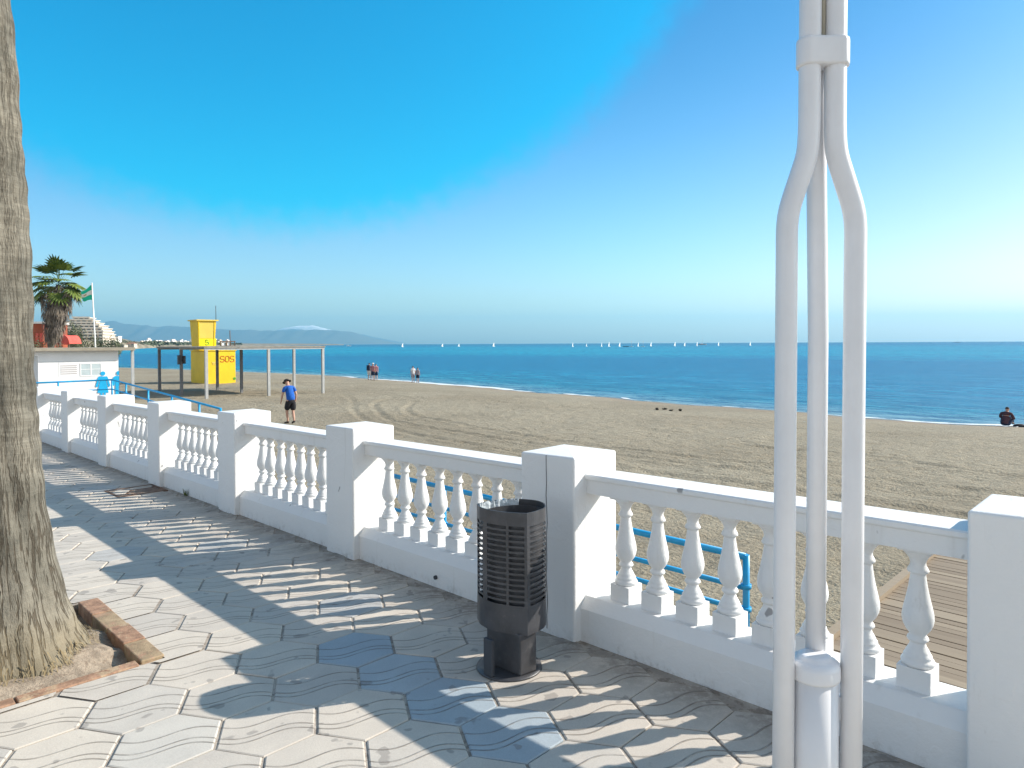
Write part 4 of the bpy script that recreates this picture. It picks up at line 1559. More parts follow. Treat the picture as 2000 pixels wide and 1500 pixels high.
mb.hexa([on_cabin(21.30, 1.50, 0.03), on_cabin(22.56, 1.50, 0.03), on_cabin(22.56, 1.50, 0.008), on_cabin(21.30, 1.50, 0.008),
         on_cabin(21.30, 2.10, 0.03), on_cabin(22.56, 2.10, 0.03), on_cabin(22.56, 2.10, 0.008), on_cabin(21.30, 2.10, 0.008)])
mb.build('number_band', 'yellow_bright', cab)
mb = MB()
mb.box(21.00, 22.72, 55.72, 57.6, 3.503, 3.60, lf)
mb.build('roof', 'yellow_pale', lt)
mb = MB()
mb.tube([L(56.0, 22.62, 3.6), L(56.0, 22.62, 4.75)], 0.025, 6)
mb.build('antenna', 'dark_metal', lt)
mb = MB()
mb.box(22.7, 23.95, 55.44, 55.50, 1.82, 1.90, lf)
mb.box(22.7, 23.95, 55.44, 55.50, 1.47, 1.52, lf)
mb.box(23.90, 23.96, 55.51, 58.5, 1.82, 1.90, lf)
for t0, s0 in ((22.75, 55.47), (23.2, 55.47), (23.55, 55.47), (23.9, 55.47), (23.93, 57.0), (23.93, 58.4)):
    mb.box(t0 - 0.03, t0 + 0.03, s0 - 0.029, s0 + 0.029, 1.162, 1.82, lf)
mb.build('terrace_railing', 'brown_steel', lt)
for t0 in (22.86, 23.32):
    mb = MB()
    mb.box(t0, t0 + 0.24, 55.52, 55.55, 1.54, 1.80, lf)
    mb.build('notice_board', 'white_gloss', lt)
mb = MB()
mb.tube([L(55.6, 23.6, 1.16), L(55.62, 23.58, 2.75)], 0.035, 6)
mb.build('flag_staff', 'brown_steel', lt)


def stroke_text(text, at, w, h, gap, r):
    """letters as bent tubes in the plane of a wall; at(x, z) gives the world point"""
    G = {'S': [[(1, 0.86), (0.8, 1), (0.2, 1), (0, 0.86), (0, 0.64), (0.2, 0.52), (0.8, 0.48), (1, 0.36), (1, 0.14), (0.8, 0), (0.2, 0), (0, 0.14)]],
         'O': [[(0.25, 0), (0, 0.2), (0, 0.8), (0.25, 1), (0.75, 1), (1, 0.8), (1, 0.2), (0.75, 0), (0.25, 0)]],
         '5': [[(0.95, 1), (0.1, 1), (0.05, 0.55), (0.6, 0.6), (1, 0.45), (1, 0.15), (0.7, 0), (0.2, 0), (0, 0.12)]]}
    mb = MB()
    x = 0
    for ch in text:
        for line in G[ch]:
            mb.tube([at(x + a * w, b_ * h) for a, b_ in line], r, 6)
        x += w + gap
    return mb


mb = stroke_text('SOS', lambda x, z: L(55.385, 22.70 + x, 0.22 + z), 0.30, 0.46, 0.10, 0.022)
mb.build('lettering', 'letter_red', box_)
mb = stroke_text('5', lambda x, z: on_cabin(21.74 + x, 1.60 + z, 0.035), 0.24, 0.38, 0.1, 0.03)
mb.build('number', 'letter_green', cab)
mb = MB()
mb.box(22.03, 22.40, 55.375, 55.398, 0.14, 0.24, lf)
mb.box(22.06, 22.30, 55.375, 55.398, 0.02, 0.11, lf)
mb.build('notice', 'yellow_pale', box_)
mb = MB()
for t0, z0, r0 in ((23.84, -1.22, 0.12), (23.86, -1.06, 0.07)):
    mb.lathe([(r0, 0.0), (r0 * 0.9, 0.02)], 10, (0, 0, 0))
bm_ = mb.bm
bmesh.ops.rotate(bm_, verts=bm_.verts, cent=(0, 0, 0), matrix=Matrix.Rotation(R(90), 3, 'X'))
bmesh.ops.rotate(bm_, verts=bm_.verts, cent=(0, 0, 0), matrix=Matrix.Rotation(WALL_ROT, 3, 'Z'))
bmesh.ops.translate(bm_, verts=bm_.verts, vec=L(55.39, 23.82, -1.15))
mb.build('emblem', 'letter_green', box_)

# ================================================================== PEOPLE
def skin_mesh(name, chains, mat, parent, sub=1):
    """one continuous surface grown round connected chains of (point, radius[, radius2]); the first point of a later chain may be an index"""
    me = bpy.data.meshes.new(name)
    verts, edges, rad = [], [], []
    names = {}
    for ch in chains:
        prev = None
        for it in ch:
            if isinstance(it, str):
                prev = names[it]
                continue
            nm = it[3] if len(it) > 3 else None
            verts.append(it[0]); rad.append((it[1], it[2] if len(it) > 2 and it[2] else it[1]))
            idx = len(verts) - 1
            if nm:
                names[nm] = idx
            if prev is not None:
                edges.append((prev, idx))
            prev = idx
    me.from_pydata([tuple(v) for v in verts], edges, [])
    o = bpy.data.objects.new(name, me)
    COL.objects.link(o)
    md = o.modifiers.new('skin', 'SKIN')
    md.use_smooth_shade = True
    for i, r_ in enumerate(rad):
        me.skin_vertices[0].data[i].radius = r_
        me.skin_vertices[0].data[i].use_root = (i == 0)
    if sub:
        ms = o.modifiers.new('sub', 'SUBSURF')
        ms.levels = ms.render_levels = sub
    bpy.context.view_layer.update()
    dg = bpy.context.evaluated_depsgraph_get()
    m2 = bpy.data.meshes.new_from_object(o.evaluated_get(dg))
    m2.name = name
    for p in m2.polygons:
        p.use_smooth = True
    m2.materials.clear()
    bpy.data.objects.remove(o)
    bpy.data.meshes.remove(me)
    return link_mesh(name, m2, mat, parent)


def person(label, loc, heading, shirt, shorts, pose, group=None, hat=None, hair='hair_dark', shoes='shoe_brown', sleeves=0.55, trousers=0.55, fingers=True, scale=1.0):
    """pose: joint -> (x right, y forward, z up); heading turns +Y of the figure"""
    root = thing('person', label, 'person', loc, heading, group, local=True)
    P_ = {k: Vector(v) * scale for k, v in pose.items()}
    sc = scale

    def lerp(a, b_, u):
        return P_[a] + (P_[b_] - P_[a]) * u
    up_h = (P_['head'] - P_['neck']).normalized()
    face = P_['face'].normalized() if 'face' in P_ else Vector((0, 1, 0))
    face = (face - up_h * face.dot(up_h)).normalized()
    sideh = face.cross(up_h)
    ch = [[(P_['pelvis'], 0.135 * sc, 0.10 * sc, 'pelvis'), (P_['waist'], 0.13 * sc, 0.095 * sc), (P_['chest'], 0.145 * sc, 0.105 * sc, 'chest'), (P_['neckbase'], 0.075 * sc, 0.06 * sc, 'nb'),
           (P_['neck'], 0.052 * sc, 0.052 * sc), (P_['head'] - up_h * 0.05 * sc, 0.078 * sc, 0.082 * sc), (P_['head'] + up_h * 0.03 * sc, 0.082 * sc, 0.095 * sc, 'head'), (P_['head'] + up_h * 0.10 * sc, 0.058 * sc, 0.068 * sc)]]
    for s_ in 'LR':
        hand = (P_['wrist' + s_] - P_['elbow' + s_]).normalized()
        ch.append(['nb', (P_['shoulder' + s_], 0.062 * sc), (lerp('shoulder' + s_, 'elbow' + s_, 0.5), 0.048 * sc), (P_['elbow' + s_], 0.040 * sc), (lerp('elbow' + s_, 'wrist' + s_, 0.45), 0.037 * sc), (P_['wrist' + s_], 0.026 * sc),
                   (P_['wrist' + s_] + hand * 0.045 * sc, 0.034 * sc, 0.020 * sc), (P_['wrist' + s_] + hand * 0.085 * sc, 0.036 * sc, 0.018 * sc, 'palm' + s_)])
        ch.append(['pelvis', (P_['hip' + s_], 0.095 * sc), (lerp('hip' + s_, 'knee' + s_, 0.5), 0.078 * sc), (P_['knee' + s_], 0.055 * sc), (lerp('knee' + s_, 'ankle' + s_, 0.35), 0.055 * sc), (P_['ankle' + s_], 0.036 * sc), (P_['toe' + s_], 0.034 * sc)])
    skin_mesh('body', ch, 'skin', root)
    if fingers:
        for s_ in 'LR':
            hand = (P_['wrist' + s_] - P_['elbow' + s_]).normalized()
            sx = hand.cross(Vector((1, 0, 0))).normalized()
            cur = Vector((-1 if s_ == 'R' else 1, 0, 0))
            base = P_['wrist' + s_] + hand * 0.075 * sc
            fch = [[(base, 0.014 * sc, None, 'b'), (base + hand * 0.02 * sc, 0.012 * sc)]]
            for k, ln in enumerate((0.070, 0.080, 0.075, 0.058)):
                o_ = sx * (k - 1.5) * 0.019 * sc
                fch.append(['b', (base + o_ + hand * 0.015 * sc, 0.009 * sc), (base + o_ + hand * (0.015 + ln * 0.5) * sc + cur * 0.006 * sc, 0.0085 * sc), (base + o_ + hand * (0.015 + ln * 0.9) * sc + cur * 0.026 * sc, 0.0075 * sc)])
            fch.append(['b', (base - hand * 0.03 * sc - sx * 0.035 * sc, 0.011 * sc), (base + hand * 0.01 * sc - sx * 0.055 * sc + cur * 0.01 * sc, 0.0095 * sc)])
            skin_mesh('fingers', fch, 'skin', root, sub=1)
    # face
    mb = MB()
    for e in (-1, 1):
        mb.lathe([(0.004 * sc, -0.008 * sc), (0.009 * sc, 0.0), (0.004 * sc, 0.008 * sc)], 8, P_['head'] + up_h * 0.02 * sc + face * 0.088 * sc + sideh * e * 0.032 * sc)
    mb.build('eyes', 'eye_dark', root)
    skin_mesh('nose', [[(P_['head'] + up_h * 0.02 * sc + face * 0.078 * sc, 0.010 * sc), (P_['head'] - up_h * 0.015 * sc + face * 0.108 * sc, 0.013 * sc)]], 'skin', root)
    mb = MB()
    mb.tube([P_['head'] - up_h * 0.05 * sc + face * 0.080 * sc + sideh * x * sc for x in (-0.022, 0, 0.022)], 0.006 * sc, 6)
    mb.build('mouth', 'house_red', root)
    for e in (-1, 1):
        skin_mesh('ear', [[(P_['head'] + sideh * e * 0.080 * sc - up_h * 0.015 * sc, 0.010 * sc, 0.014 * sc), (P_['head'] + sideh * e * 0.090 * sc + up_h * 0.028 * sc, 0.012 * sc, 0.018 * sc)]], 'skin', root)
    # shirt
    sh = [[(lerp('pelvis', 'waist', -0.55), 0.175 * sc, 0.150 * sc), (lerp('pelvis', 'waist', 0.35), 0.182 * sc, 0.155 * sc), (P_['waist'], 0.182 * sc, 0.155 * sc), (lerp('waist', 'chest', 0.6), 0.178 * sc, 0.138 * sc), (P_['chest'], 0.176 * sc, 0.135 * sc, 'c'), (lerp('chest', 'neckbase', 0.75), 0.11 * sc, 0.088 * sc, 'n'), (lerp('neckbase', 'neck', 0.35), 0.064 * sc)]]
    for s_ in 'LR':
        sh.append(['n', (P_['shoulder' + s_], 0.082 * sc)] + [(lerp('shoulder' + s_, 'elbow' + s_, u), 0.068 * sc - 0.004 * u) for u in ([0.5, 0.62] if sleeves <= 1 else [0.5, 1.0])] + ([(lerp('elbow' + s_, 'wrist' + s_, 0.92), 0.046 * sc)] if sleeves > 1 else []))
    skin_mesh('shirt', sh, shirt, root)
    # shorts or trousers
    so = [[(lerp('pelvis', 'waist', 0.75), 0.168 * sc, 0.140 * sc), (P_['pelvis'], 0.172 * sc, 0.138 * sc, 'p')]]
    for s_ in 'LR':
        leg_ = ['p', (P_['hip' + s_], 0.135 * sc), (lerp('hip' + s_, 'knee' + s_, 0.5), 0.128 * sc)]
        if trousers <= 1:
            leg_.append((lerp('hip' + s_, 'knee' + s_, 0.98), 0.122 * sc))
        else:
            leg_ += [(P_['knee' + s_], 0.074 * sc), (lerp('knee' + s_, 'ankle' + s_, 0.9), 0.058 * sc)]
        so.append(leg_)
    skin_mesh('trousers' if trousers > 1 else 'shorts', so, shorts, root)
    for s_ in 'LR':
        a, b_ = P_['ankle' + s_], P_['toe' + s_]
        heel = a + (a - b_) * 0.28 + Vector((0, 0, -0.03 * sc))
        skin_mesh('shoe', [[(heel, 0.042 * sc, 0.046 * sc), (a + Vector((0, 0, -0.02 * sc)), 0.046 * sc, 0.05 * sc), (a + (b_ - a) * 0.6, 0.046 * sc, 0.038 * sc), (b_ + (b_ - a) * 0.12, 0.036 * sc, 0.026 * sc)]], shoes, root)
    if hat:
        mb = MB()
        nseg = 24
        hc = P_['head'] + up_h * 0.045 * sc
        pr = [(0.165, -0.010), (0.168, -0.004), (0.12, 0.006), (0.100, 0.012), (0.096, 0.05), (0.088, 0.085), (0.06, 0.10), (0.02, 0.096)]
        rr = [[mb.bm.verts.new(hc + (sideh * math.cos(a) + face * math.sin(a)) * r_ * sc + up_h * z * sc) for a in [k * 2 * PI / nseg for k in range(nseg)]] for r_, z in pr]
        for i in range(len(rr) - 1):
            for k in range(nseg):
                f = mb.bm.faces.new((rr[i][k], rr[i][(k + 1) % nseg], rr[i + 1][(k + 1) % nseg], rr[i + 1][k]))
                f.smooth = True
        mb.bm.faces.new(rr[-1]); mb.bm.faces.new(rr[0][::-1])
        mb.build('hat', hat, root)
    else:
        skin_mesh('hair', [[(P_['head'] - face * 0.035 * sc - up_h * 0.03 * sc, 0.070 * sc, 0.060 * sc), (P_['head'] + up_h * 0.04 * sc - face * 0.018 * sc, 0.091 * sc, 0.092 * sc), (P_['head'] + up_h * 0.105 * sc - face * 0.012 * sc, 0.068 * sc, 0.072 * sc)]], hair, root)
    return root


STAND = dict(pelvis=(0, 0, 0.94), waist=(0, 0, 1.08), chest=(0, 0.0, 1.27), neckbase=(0, -0.01, 1.44), neck=(0, 0.0, 1.50), head=(0, 0.02, 1.61), face=(0, 1, 0),
             shoulderL=(-0.18, -0.01, 1.40), shoulderR=(0.18, -0.01, 1.40), elbowL=(-0.23, -0.03, 1.12), elbowR=(0.23, -0.03, 1.12), wristL=(-0.24, 0.03, 0.87), wristR=(0.24, 0.03, 0.87),
             hipL=(-0.095, 0, 0.90), hipR=(0.095, 0, 0.90), kneeL=(-0.10, 0.02, 0.48), kneeR=(0.10, 0.02, 0.48), ankleL=(-0.10, -0.02, 0.085), ankleR=(0.10, -0.02, 0.085), toeL=(-0.115, 0.14, 0.035), toeR=(0.115, 0.14, 0.035))
WALK = dict(STAND, pelvis=(0, 0, 0.93), waist=(0, 0.03, 1.07), chest=(0, 0.10, 1.26), neckbase=(0, 0.17, 1.42), neck=(0, 0.215, 1.47), head=(0, 0.27, 1.56), face=(0, 1, -0.45),
            shoulderL=(-0.19, 0.13, 1.375), shoulderR=(0.19, 0.13, 1.375), elbowL=(-0.235, 0.20, 1.11), elbowR=(0.235, 0.0, 1.12), wristL=(-0.225, 0.31, 0.88), wristR=(0.225, 0.05, 0.87),
             hipL=(-0.095, 0, 0.90), hipR=(0.095, 0, 0.90), kneeL=(-0.09, 0.14, 0.50), kneeR=(0.08, -0.01, 0.48), ankleL=(-0.06, 0.12, 0.085), ankleR=(0.05, -0.16, 0.12), toeL=(-0.10, 0.28, 0.035), toeR=(0.04, -0.02, 0.04))


def sand_z(p):
    s0 = p.x * DV.x + p.y * DV.y
    t0 = p.x * NV.x + p.y * NV.y
    dd_ = t0 - float(waterline(np.array([s0]))[0])
    return float(np.interp(dd_, [-80, -36, -24, -14, -6, -2.5, 0, 4, 30], [-1.2, -1.36, -1.46, -1.62, -1.98, -2.2, -2.41, -2.75, -6.0]))


def stand_at(px, Y):
    p = Vector((far(px, Y), Y, 0))
    p.z = sand_z(p)
    return p


def heading(dx, dy):
    return math.atan2(-dx, dy)


wp = stand_at(567, 26.2)
person('man in a blue t-shirt, black shorts and dark brimmed hat walking with his head bowed', wp, heading(-0.72, 0.69), 'shirt_blue', 'cloth_black', WALK, hat='hat_brown')

g1 = stand_at(721, 69.0)
person('person in a dark top wearing the dark backpack at the edge of the sea', g1, heading(0.2, 1), 'shirt_grey', 'shirt_white', STAND, 'walkers by the waterline', fingers=False)
bp = thing('backpack', 'dark navy backpack on the back of a walker by the waterline', 'backpack', g1 + Vector((-0.03, -0.2, 1.0)), heading(0.2, 1), local=True)
mb = MB()
mb.box(-0.17, 0.17, -0.16, 0.06, 0.0, 0.52)
mb.build('pack', 'cloth_navy', bp, bevel=0.06, seg=3)
mb = MB()
mb.box(-0.13, 0.13, -0.22, -0.163, 0.05, 0.28)
mb.build('pocket', 'cloth_navy', bp, bevel=0.03)
person('person in a pinkish top, dark shorts and pale hat between two companions by the waterline', stand_at(728.0, 68.3), heading(0.3, 1), 'shirt_pink', 'cloth_navy', STAND, 'walkers by the waterline', fingers=False, hat='shirt_white')
person('person in a pinkish top standing rightmost of the three by the waterline', stand_at(734.0, 69.0), heading(-0.2, 1), 'shirt_pink', 'cloth_navy', dict(STAND, head=(0, 0.05, 1.58)), 'walkers by the waterline', fingers=False, scale=0.97)
person('person in a loose white top and dark shorts standing barelegged at the surf', stand_at(806.5, 69.5), heading(-0.4, 1), 'shirt_white', 'shirt_grey', STAND, 'walkers by the waterline', fingers=False, scale=0.97)
person('slim person in a grey top beside the white topped companion at the surf', stand_at(815.5, 69.7), heading(0.3, 1), 'shirt_grey', 'cloth_navy', dict(STAND, shoulderL=(-0.16, 0, 1.38), shoulderR=(0.16, 0, 1.38)), 'walkers by the waterline', fingers=False, scale=0.9)
SIT = dict(STAND, pelvis=(0, 0, 0.14), waist=(0, 0.02, 0.27), chest=(0, 0.07, 0.46), neckbase=(0.02, 0.13, 0.61), neck=(0.02, 0.17, 0.66), head=(0.02, 0.20, 0.75), face=(0.2, 1, -0.2),
           shoulderL=(-0.19, 0.08, 0.565), shoulderR=(0.20, 0.08, 0.565), elbowL=(-0.26, 0.20, 0.36), elbowR=(0.29, 0.16, 0.33), wristL=(-0.16, 0.40, 0.38), wristR=(0.18, 0.40, 0.36),
           hipL=(-0.11, 0.03, 0.13), hipR=(0.11, 0.03, 0.13), kneeL=(-0.16, 0.44, 0.42), kneeR=(0.16, 0.44, 0.42), ankleL=(-0.12, 0.72, 0.09), ankleR=(0.12, 0.72, 0.09), toeL=(-0.13, 0.88, 0.04), toeR=(0.13, 0.88, 0.04))
sp_ = Vector((far(1965, 31.6), 31.6, 0))
sp_.z = sand_z(sp_) + 0.03
person('person in a dark jacket sitting on a pale towel at the edge of the water', sp_, heading(0.75, 0.66), 'cloth_maroon', 'cloth_navy', SIT, sleeves=2, trousers=2, fingers=False, scale=1.0)
mb = MB()
c_, s_n = math.cos(0.8), math.sin(0.8)
gridp = []
for i in range(9):
    row = []
    for j in range(13):
        x, y = (i / 8 - 0.5) * 0.8 + 0.12, (j / 12 - 0.45) * 1.4
        p = Vector((sp_.x + x * c_ + y * s_n * 0.9, sp_.y - x * s_n + y * c_ * 0.9, 0))
        p.z = sand_z(p) + 0.028 + 0.012 * math.sin(i * 1.3 + j * 0.9)
        row.append(mb.bm.verts.new(p))
    gridp.append(row)
for i in range(8):
    for j in range(12):
        mb.bm.faces.new((gridp[i][j], gridp[i + 1][j], gridp[i + 1][j + 1], gridp[i][j + 1]))
o = mb.build('towel', 'towel')
o.modifiers.new('sheet', 'SOLIDIFY').thickness = 0.012
tag(o, 'pale towel under the person sitting by the water', 'towel')
mb = MB()
bx = Vector((far(1992, 31.2), 31.2, 0)); bx.z = sand_z(bx)
mb.lathe([(0.10, 0.0), (0.17, 0.02), (0.16, 0.09), (0.09, 0.14), (0.03, 0.15)], 12, bx)
bmesh.ops.scale(mb.bm, vec=(1.7, 0.9, 1), space=Matrix.Translation(-bx), verts=mb.bm.verts)
tag(mb.build('bag', 'cloth_black', bevel=0.0), 'small dark bag lying beside the seated person at the right edge', 'bag')

# dark seaweed clumps on the sand
for k, (s0, t0, lab) in enumerate(((19.5, 30.2, 'dark seaweed clump at the left end of the row on the sand'), (19.35, 30.65, 'dark seaweed clump second from the left in the row on the sand'),
                                   (18.75, 30.25, 'flat dark seaweed clump third from the left in the row on the sand'), (18.5, 30.75, 'small dark seaweed clump at the right end of the row on the sand'))):
    mb = MB()
    p = L(s0, t0, 0)
    z = sand_z(p)
    for i in range(26):
        a = random.uniform(0, 2 * PI); r0 = random.uniform(0, 0.07)
        b0 = p + Vector((math.cos(a) * r0, math.sin(a) * r0, z - 0.02))
        tip = b0 + Vector((random.uniform(-0.09, 0.09), random.uniform(-0.07, 0.07), random.uniform(0.04, 0.12) * (0.6 if k == 2 else 1)))
        mb.tube([b0, (b0 + tip) * 0.5 + Vector((0, 0, 0.03)), tip], [0.022, 0.02, 0.006], 5)
    tag(mb.build('seaweed_clump', 'seaweed'), lab, 'seaweed', 'seaweed clumps on the sand')

# ================================================================== FAR PALM, FLAG, AWNING, BUSHES
pY = 70.0
fp = Vector((far(93, pY), pY, -0.8))
fpt = thing('palm_tree', 'fan palm with a shaggy skirt of dead leaves beyond the toilet block', 'palm tree', fp)
tm = trunk_mesh((fp.x, fp.y, fp.z), [(-0.2, 0.42), (0.5, 0.34), (2, 0.30), (9, 0.26)], (0.145, 0, 0), 20, 0.3, 8.7, 0.01)
link_mesh('trunk', tm, 'palm_bark', fpt)
random.seed(19)
mb, md_ = MB(), MB()
topv = Vector((fp.x + 1.25, fp.y, fp.z + 8.8))
palm_crown(mb, md_, topv, 33, 1.65, 1.55, 5.6, 1.75, 210, lean=0.145)
mb.build('crown', 'palm_green', fpt, norm=False)
md_.build('dry_skirt', 'palm_dry', fpt, norm=False)
random.seed(23)

fY = 60.0
fb = Vector((far(188.5, fY), fY, -1.0))
ftop = Vector((far(181.5, fY), fY, EYE + 121 / 1345 * fY))
fpole = thing('flagpole', 'slim white flagpole rising behind the toilet block', 'flagpole', fb)
mb = MB()
mb.tube([fb, fb.lerp(ftop, 0.5), ftop], [0.075, 0.06, 0.045], 10)
mb.build('pole', 'white_gloss', fpole)
mb = MB()
mb.lathe([(0.02, -0.05), (0.07, 0.0), (0.02, 0.06)], 10, ftop)
mb.build('finial', 'white_gloss', fpole)
fl = thing('flag', 'green and white striped flag hanging from the white pole', 'flag', ftop + Vector((0, 0, -0.2)))
bands = (('stripe', 'flag_green', 0.0, 0.33), ('stripe', 'flag_white', 0.33, 0.66), ('stripe', 'flag_green', 0.66, 1.0))


def flagpt(u, v):
    """u along the fly, v down the hoist"""
    x = -1.02 * u
    y = 0.10 * math.sin(u * 5.0 + v * 2.0) + 0.25 * u
    zz = -0.12 - 1.32 * v - 0.62 * u * (1 - v) ** 1.2 - 0.10 * u * v + 0.05 * math.sin(u * 7)
    px_ = ftop.lerp(fb, (0.12 + 1.32 * v) / (ftop.z - fb.z)).x - ftop.x
    return ftop + Vector((x + px_ - 0.055, y, zz))


for nm, m_, v0, v1 in bands:
    mb = MB()
    N = 10
    g_ = [[mb.bm.verts.new(flagpt(i / N, v0 + (v1 - v0) * j / 4)) for j in range(5)] for i in range(N + 1)]
    for i in range(N):
        for j in range(4):
            f = mb.bm.faces.new((g_[i][j], g_[i + 1][j], g_[i + 1][j + 1], g_[i][j + 1]))
            f.smooth = True
    o = mb.build(nm, m_, fl, norm=False)
    sd_ = o.modifiers.new('sheet', 'SOLIDIFY'); sd_.thickness = 0.012; sd_.offset = 0
mb = MB()
for i in range(5):
    for j in range(3):
        a, b_ = 0.50 + i * 0.05, 0.42 + j * 0.05
        mb.poly([flagpt(a, b_) + Vector((0, -0.012, 0)), flagpt(a + 0.05, b_) + Vector((0, -0.012, 0)), flagpt(a + 0.05, b_ + 0.05) + Vector((0, -0.012, 0)), flagpt(a, b_ + 0.05) + Vector((0, -0.012, 0))])
mb.build('emblem', 'flag_gold', fl, norm=False)

aY = 92.0


def awning(label, px0, px1, y_top, y_bot, Y, mat_):
    x0, x1 = far(px0, Y), far(px1, Y)
    zt, zb_ = EYE + (674.5 - y_top) / 1345 * Y, EYE + (674.5 - y_bot) / 1345 * Y
    th = thing('awning', label, 'awning', ((x0 + x1) / 2, Y, -1.0), group='red awnings by the palm')
    n = 14
    nb = 2
    mb = MB()
    w = (x1 - x0) / nb
    for b_ in range(nb):
        xa = x0 + b_ * w
        rows = []
        for i in range(n + 1):
            u = i / n
            xx = xa + w * u
            zz = zb_ + (zt - zb_) * (math.sin(PI * u) ** 0.6) * (1 if b_ == 0 else 0.93)
            rows.append([mb.bm.verts.new((xx, Y + dy, zz)) for dy in (0, 2.6)] + [mb.bm.verts.new((xx, Y + 0.02, zb_ - 0.12))])
        for i in range(n):
            mb.bm.faces.new((rows[i][0], rows[i + 1][0], rows[i + 1][1], rows[i][1]))
            mb.bm.faces.new((rows[i][2], rows[i + 1][2], rows[i + 1][0], rows[i][0]))
    mb.build('canopy', mat_, th)
    for xx in (x0 + 0.1, (x0 + x1) / 2, x1 - 0.1):
        mb = MB()
        mb.tube([(xx, Y + 0.1, -1.2), (xx, Y + 0.1, zb_)], 0.05, 6)
        mb.build('post', 'brown_steel', th)
    return th


awning('rounded red awning on posts beside the shaggy palm', 95, 136, 653, 671, aY, 'awning_red')


def leaf_blob(mb, c, rx, ry, rz, n, size, shape=1.0):
    for i in range(n):
        while True:
            v = Vector((random.uniform(-1, 1), random.uniform(-1, 1), random.uniform(-1, 1)))
            if 0.15 < v.length < 1:
                break
        v = v.normalized() * (v.length ** 0.45)
        bump_ = 1 + 0.30 * mnoise.noise(Vector((v.x * 2.3 + c[0] * 0.13, v.y * 2.3, v.z * 2.3 + c[1] * 0.07)))
        p = Vector((c[0] + v.x * rx * bump_, c[1] + v.y * ry * bump_, c[2] + v.z * rz * bump_))
        nrm = (v + Vector((random.uniform(-0.8, 0.8), random.uniform(-0.8, 0.8), random.uniform(-0.3, 0.9)))).normalized()
        a = nrm.orthogonal().normalized()
        b_ = nrm.cross(a)
        ang = random.uniform(0, 2 * PI)
        a, b_ = a * math.cos(ang) + b_ * math.sin(ang), b_ * math.cos(ang) - a * math.sin(ang)
        s_ = size * random.uniform(0.6, 1.3)
        mb.poly([p - a * s_ * 0.5, p + b_ * s_ * 0.33, p + a * s_ * 0.6, p - b_ * s_ * 0.33])


def bush(label, px, Y, y_top, w_px, z_base=-1.0, mat_='bush_green', name='bush', group=None, n=1500, tall=False):
    X = far(px, Y)
    top = EYE + (674.5 - y_top) / 1345 * Y
    w = w_px / 1345 * Y
    h = top - z_base
    th = thing(name, label, 'tree' if tall else 'bush', (X, Y, z_base), group=group)
    mb = MB()
    if tall:
        cz, rz = z_base + h * 0.62, h * 0.40
    else:
        cz, rz = z_base + h * 0.55, h * 0.55
    k = 5
    for i in range(k):
        ox = (i / (k - 1) - 0.5) * w * 0.75
        hh = 1 - 0.35 * abs(i / (k - 1) - 0.5) * 2 * random.uniform(0.6, 1.2)
        leaf_blob(mb, (X + ox, Y + random.uniform(-0.3, 0.3) * w, cz - (1 - hh) * rz * 0.6), w * 0.30, w * 0.30, rz * hh, n // k, w * 0.085)
    mb.build('crown', mat_, th, norm=False)
    mb = MB()
    for i in range(3):
        a = i * 2.1
        mb.tube([(X, Y, z_base - 0.3), (X + 0.05 * w * math.cos(a), Y + 0.05 * w * math.sin(a), z_base + h * 0.3), (X + 0.22 * w * math.cos(a), Y + 0.22 * w * math.sin(a), cz)], [0.03 * w, 0.025 * w, 0.01 * w], 6)
    mb.build('trunk', 'brown_steel', th)
    return th


BG = 'bushes beyond the toilet block'
bush('grey green bush just right of the red awning', 147, 120, 640, 34, group=BG)
bush('taller grey green tree crown before the stepped hotel', 141, 150, 624, 36, group=BG, name='tree', tall=True)
bush('low dark bush under the stepped hotel beside the flagpole', 166, 115, 646, 32, group=BG)
bush('small dark bush right of the flagpole foot', 197, 130, 657, 28, group=BG)
bush('rounded bush farther right of the flagpole', 219, 140, 659, 32, group=BG)
bush('dark bush at the foot of the red house beside the big trunk', 74, 80, 656, 26, group=BG)
bush('pale low bush under the red awning', 118, 88, 671, 40, mat_='bush_green', group=BG, n=400)

# red house behind the palms
rh = thing('house', 'red walled house between the big trunk and the shaggy palm', 'house', (far(70, 110), 110, -1))
X0, X1 = far(52, 110), far(85, 110)
mb = MB()
mb.box(X0, X1, 110, 116, -1.2, EYE + 43 / 1345 * 110)
mb.build('wall', 'house_red', rh)
mb = MB()
mb.box(X0 - 0.2, X1 + 0.2, 109.7, 116.2, EYE + 43 / 1345 * 110 + 0.003, EYE + 47 / 1345 * 110)
mb.build('roof', 'house_white', rh)
for k in range(2):
    mb = MB()
    xx = X0 + (X1 - X0) * (0.55 + 0.25 * k)
    mb.box(xx, xx + 0.45, 109.95, 109.997, 2.2, 3.6)
    mb.build('window', 'awning_red', rh)

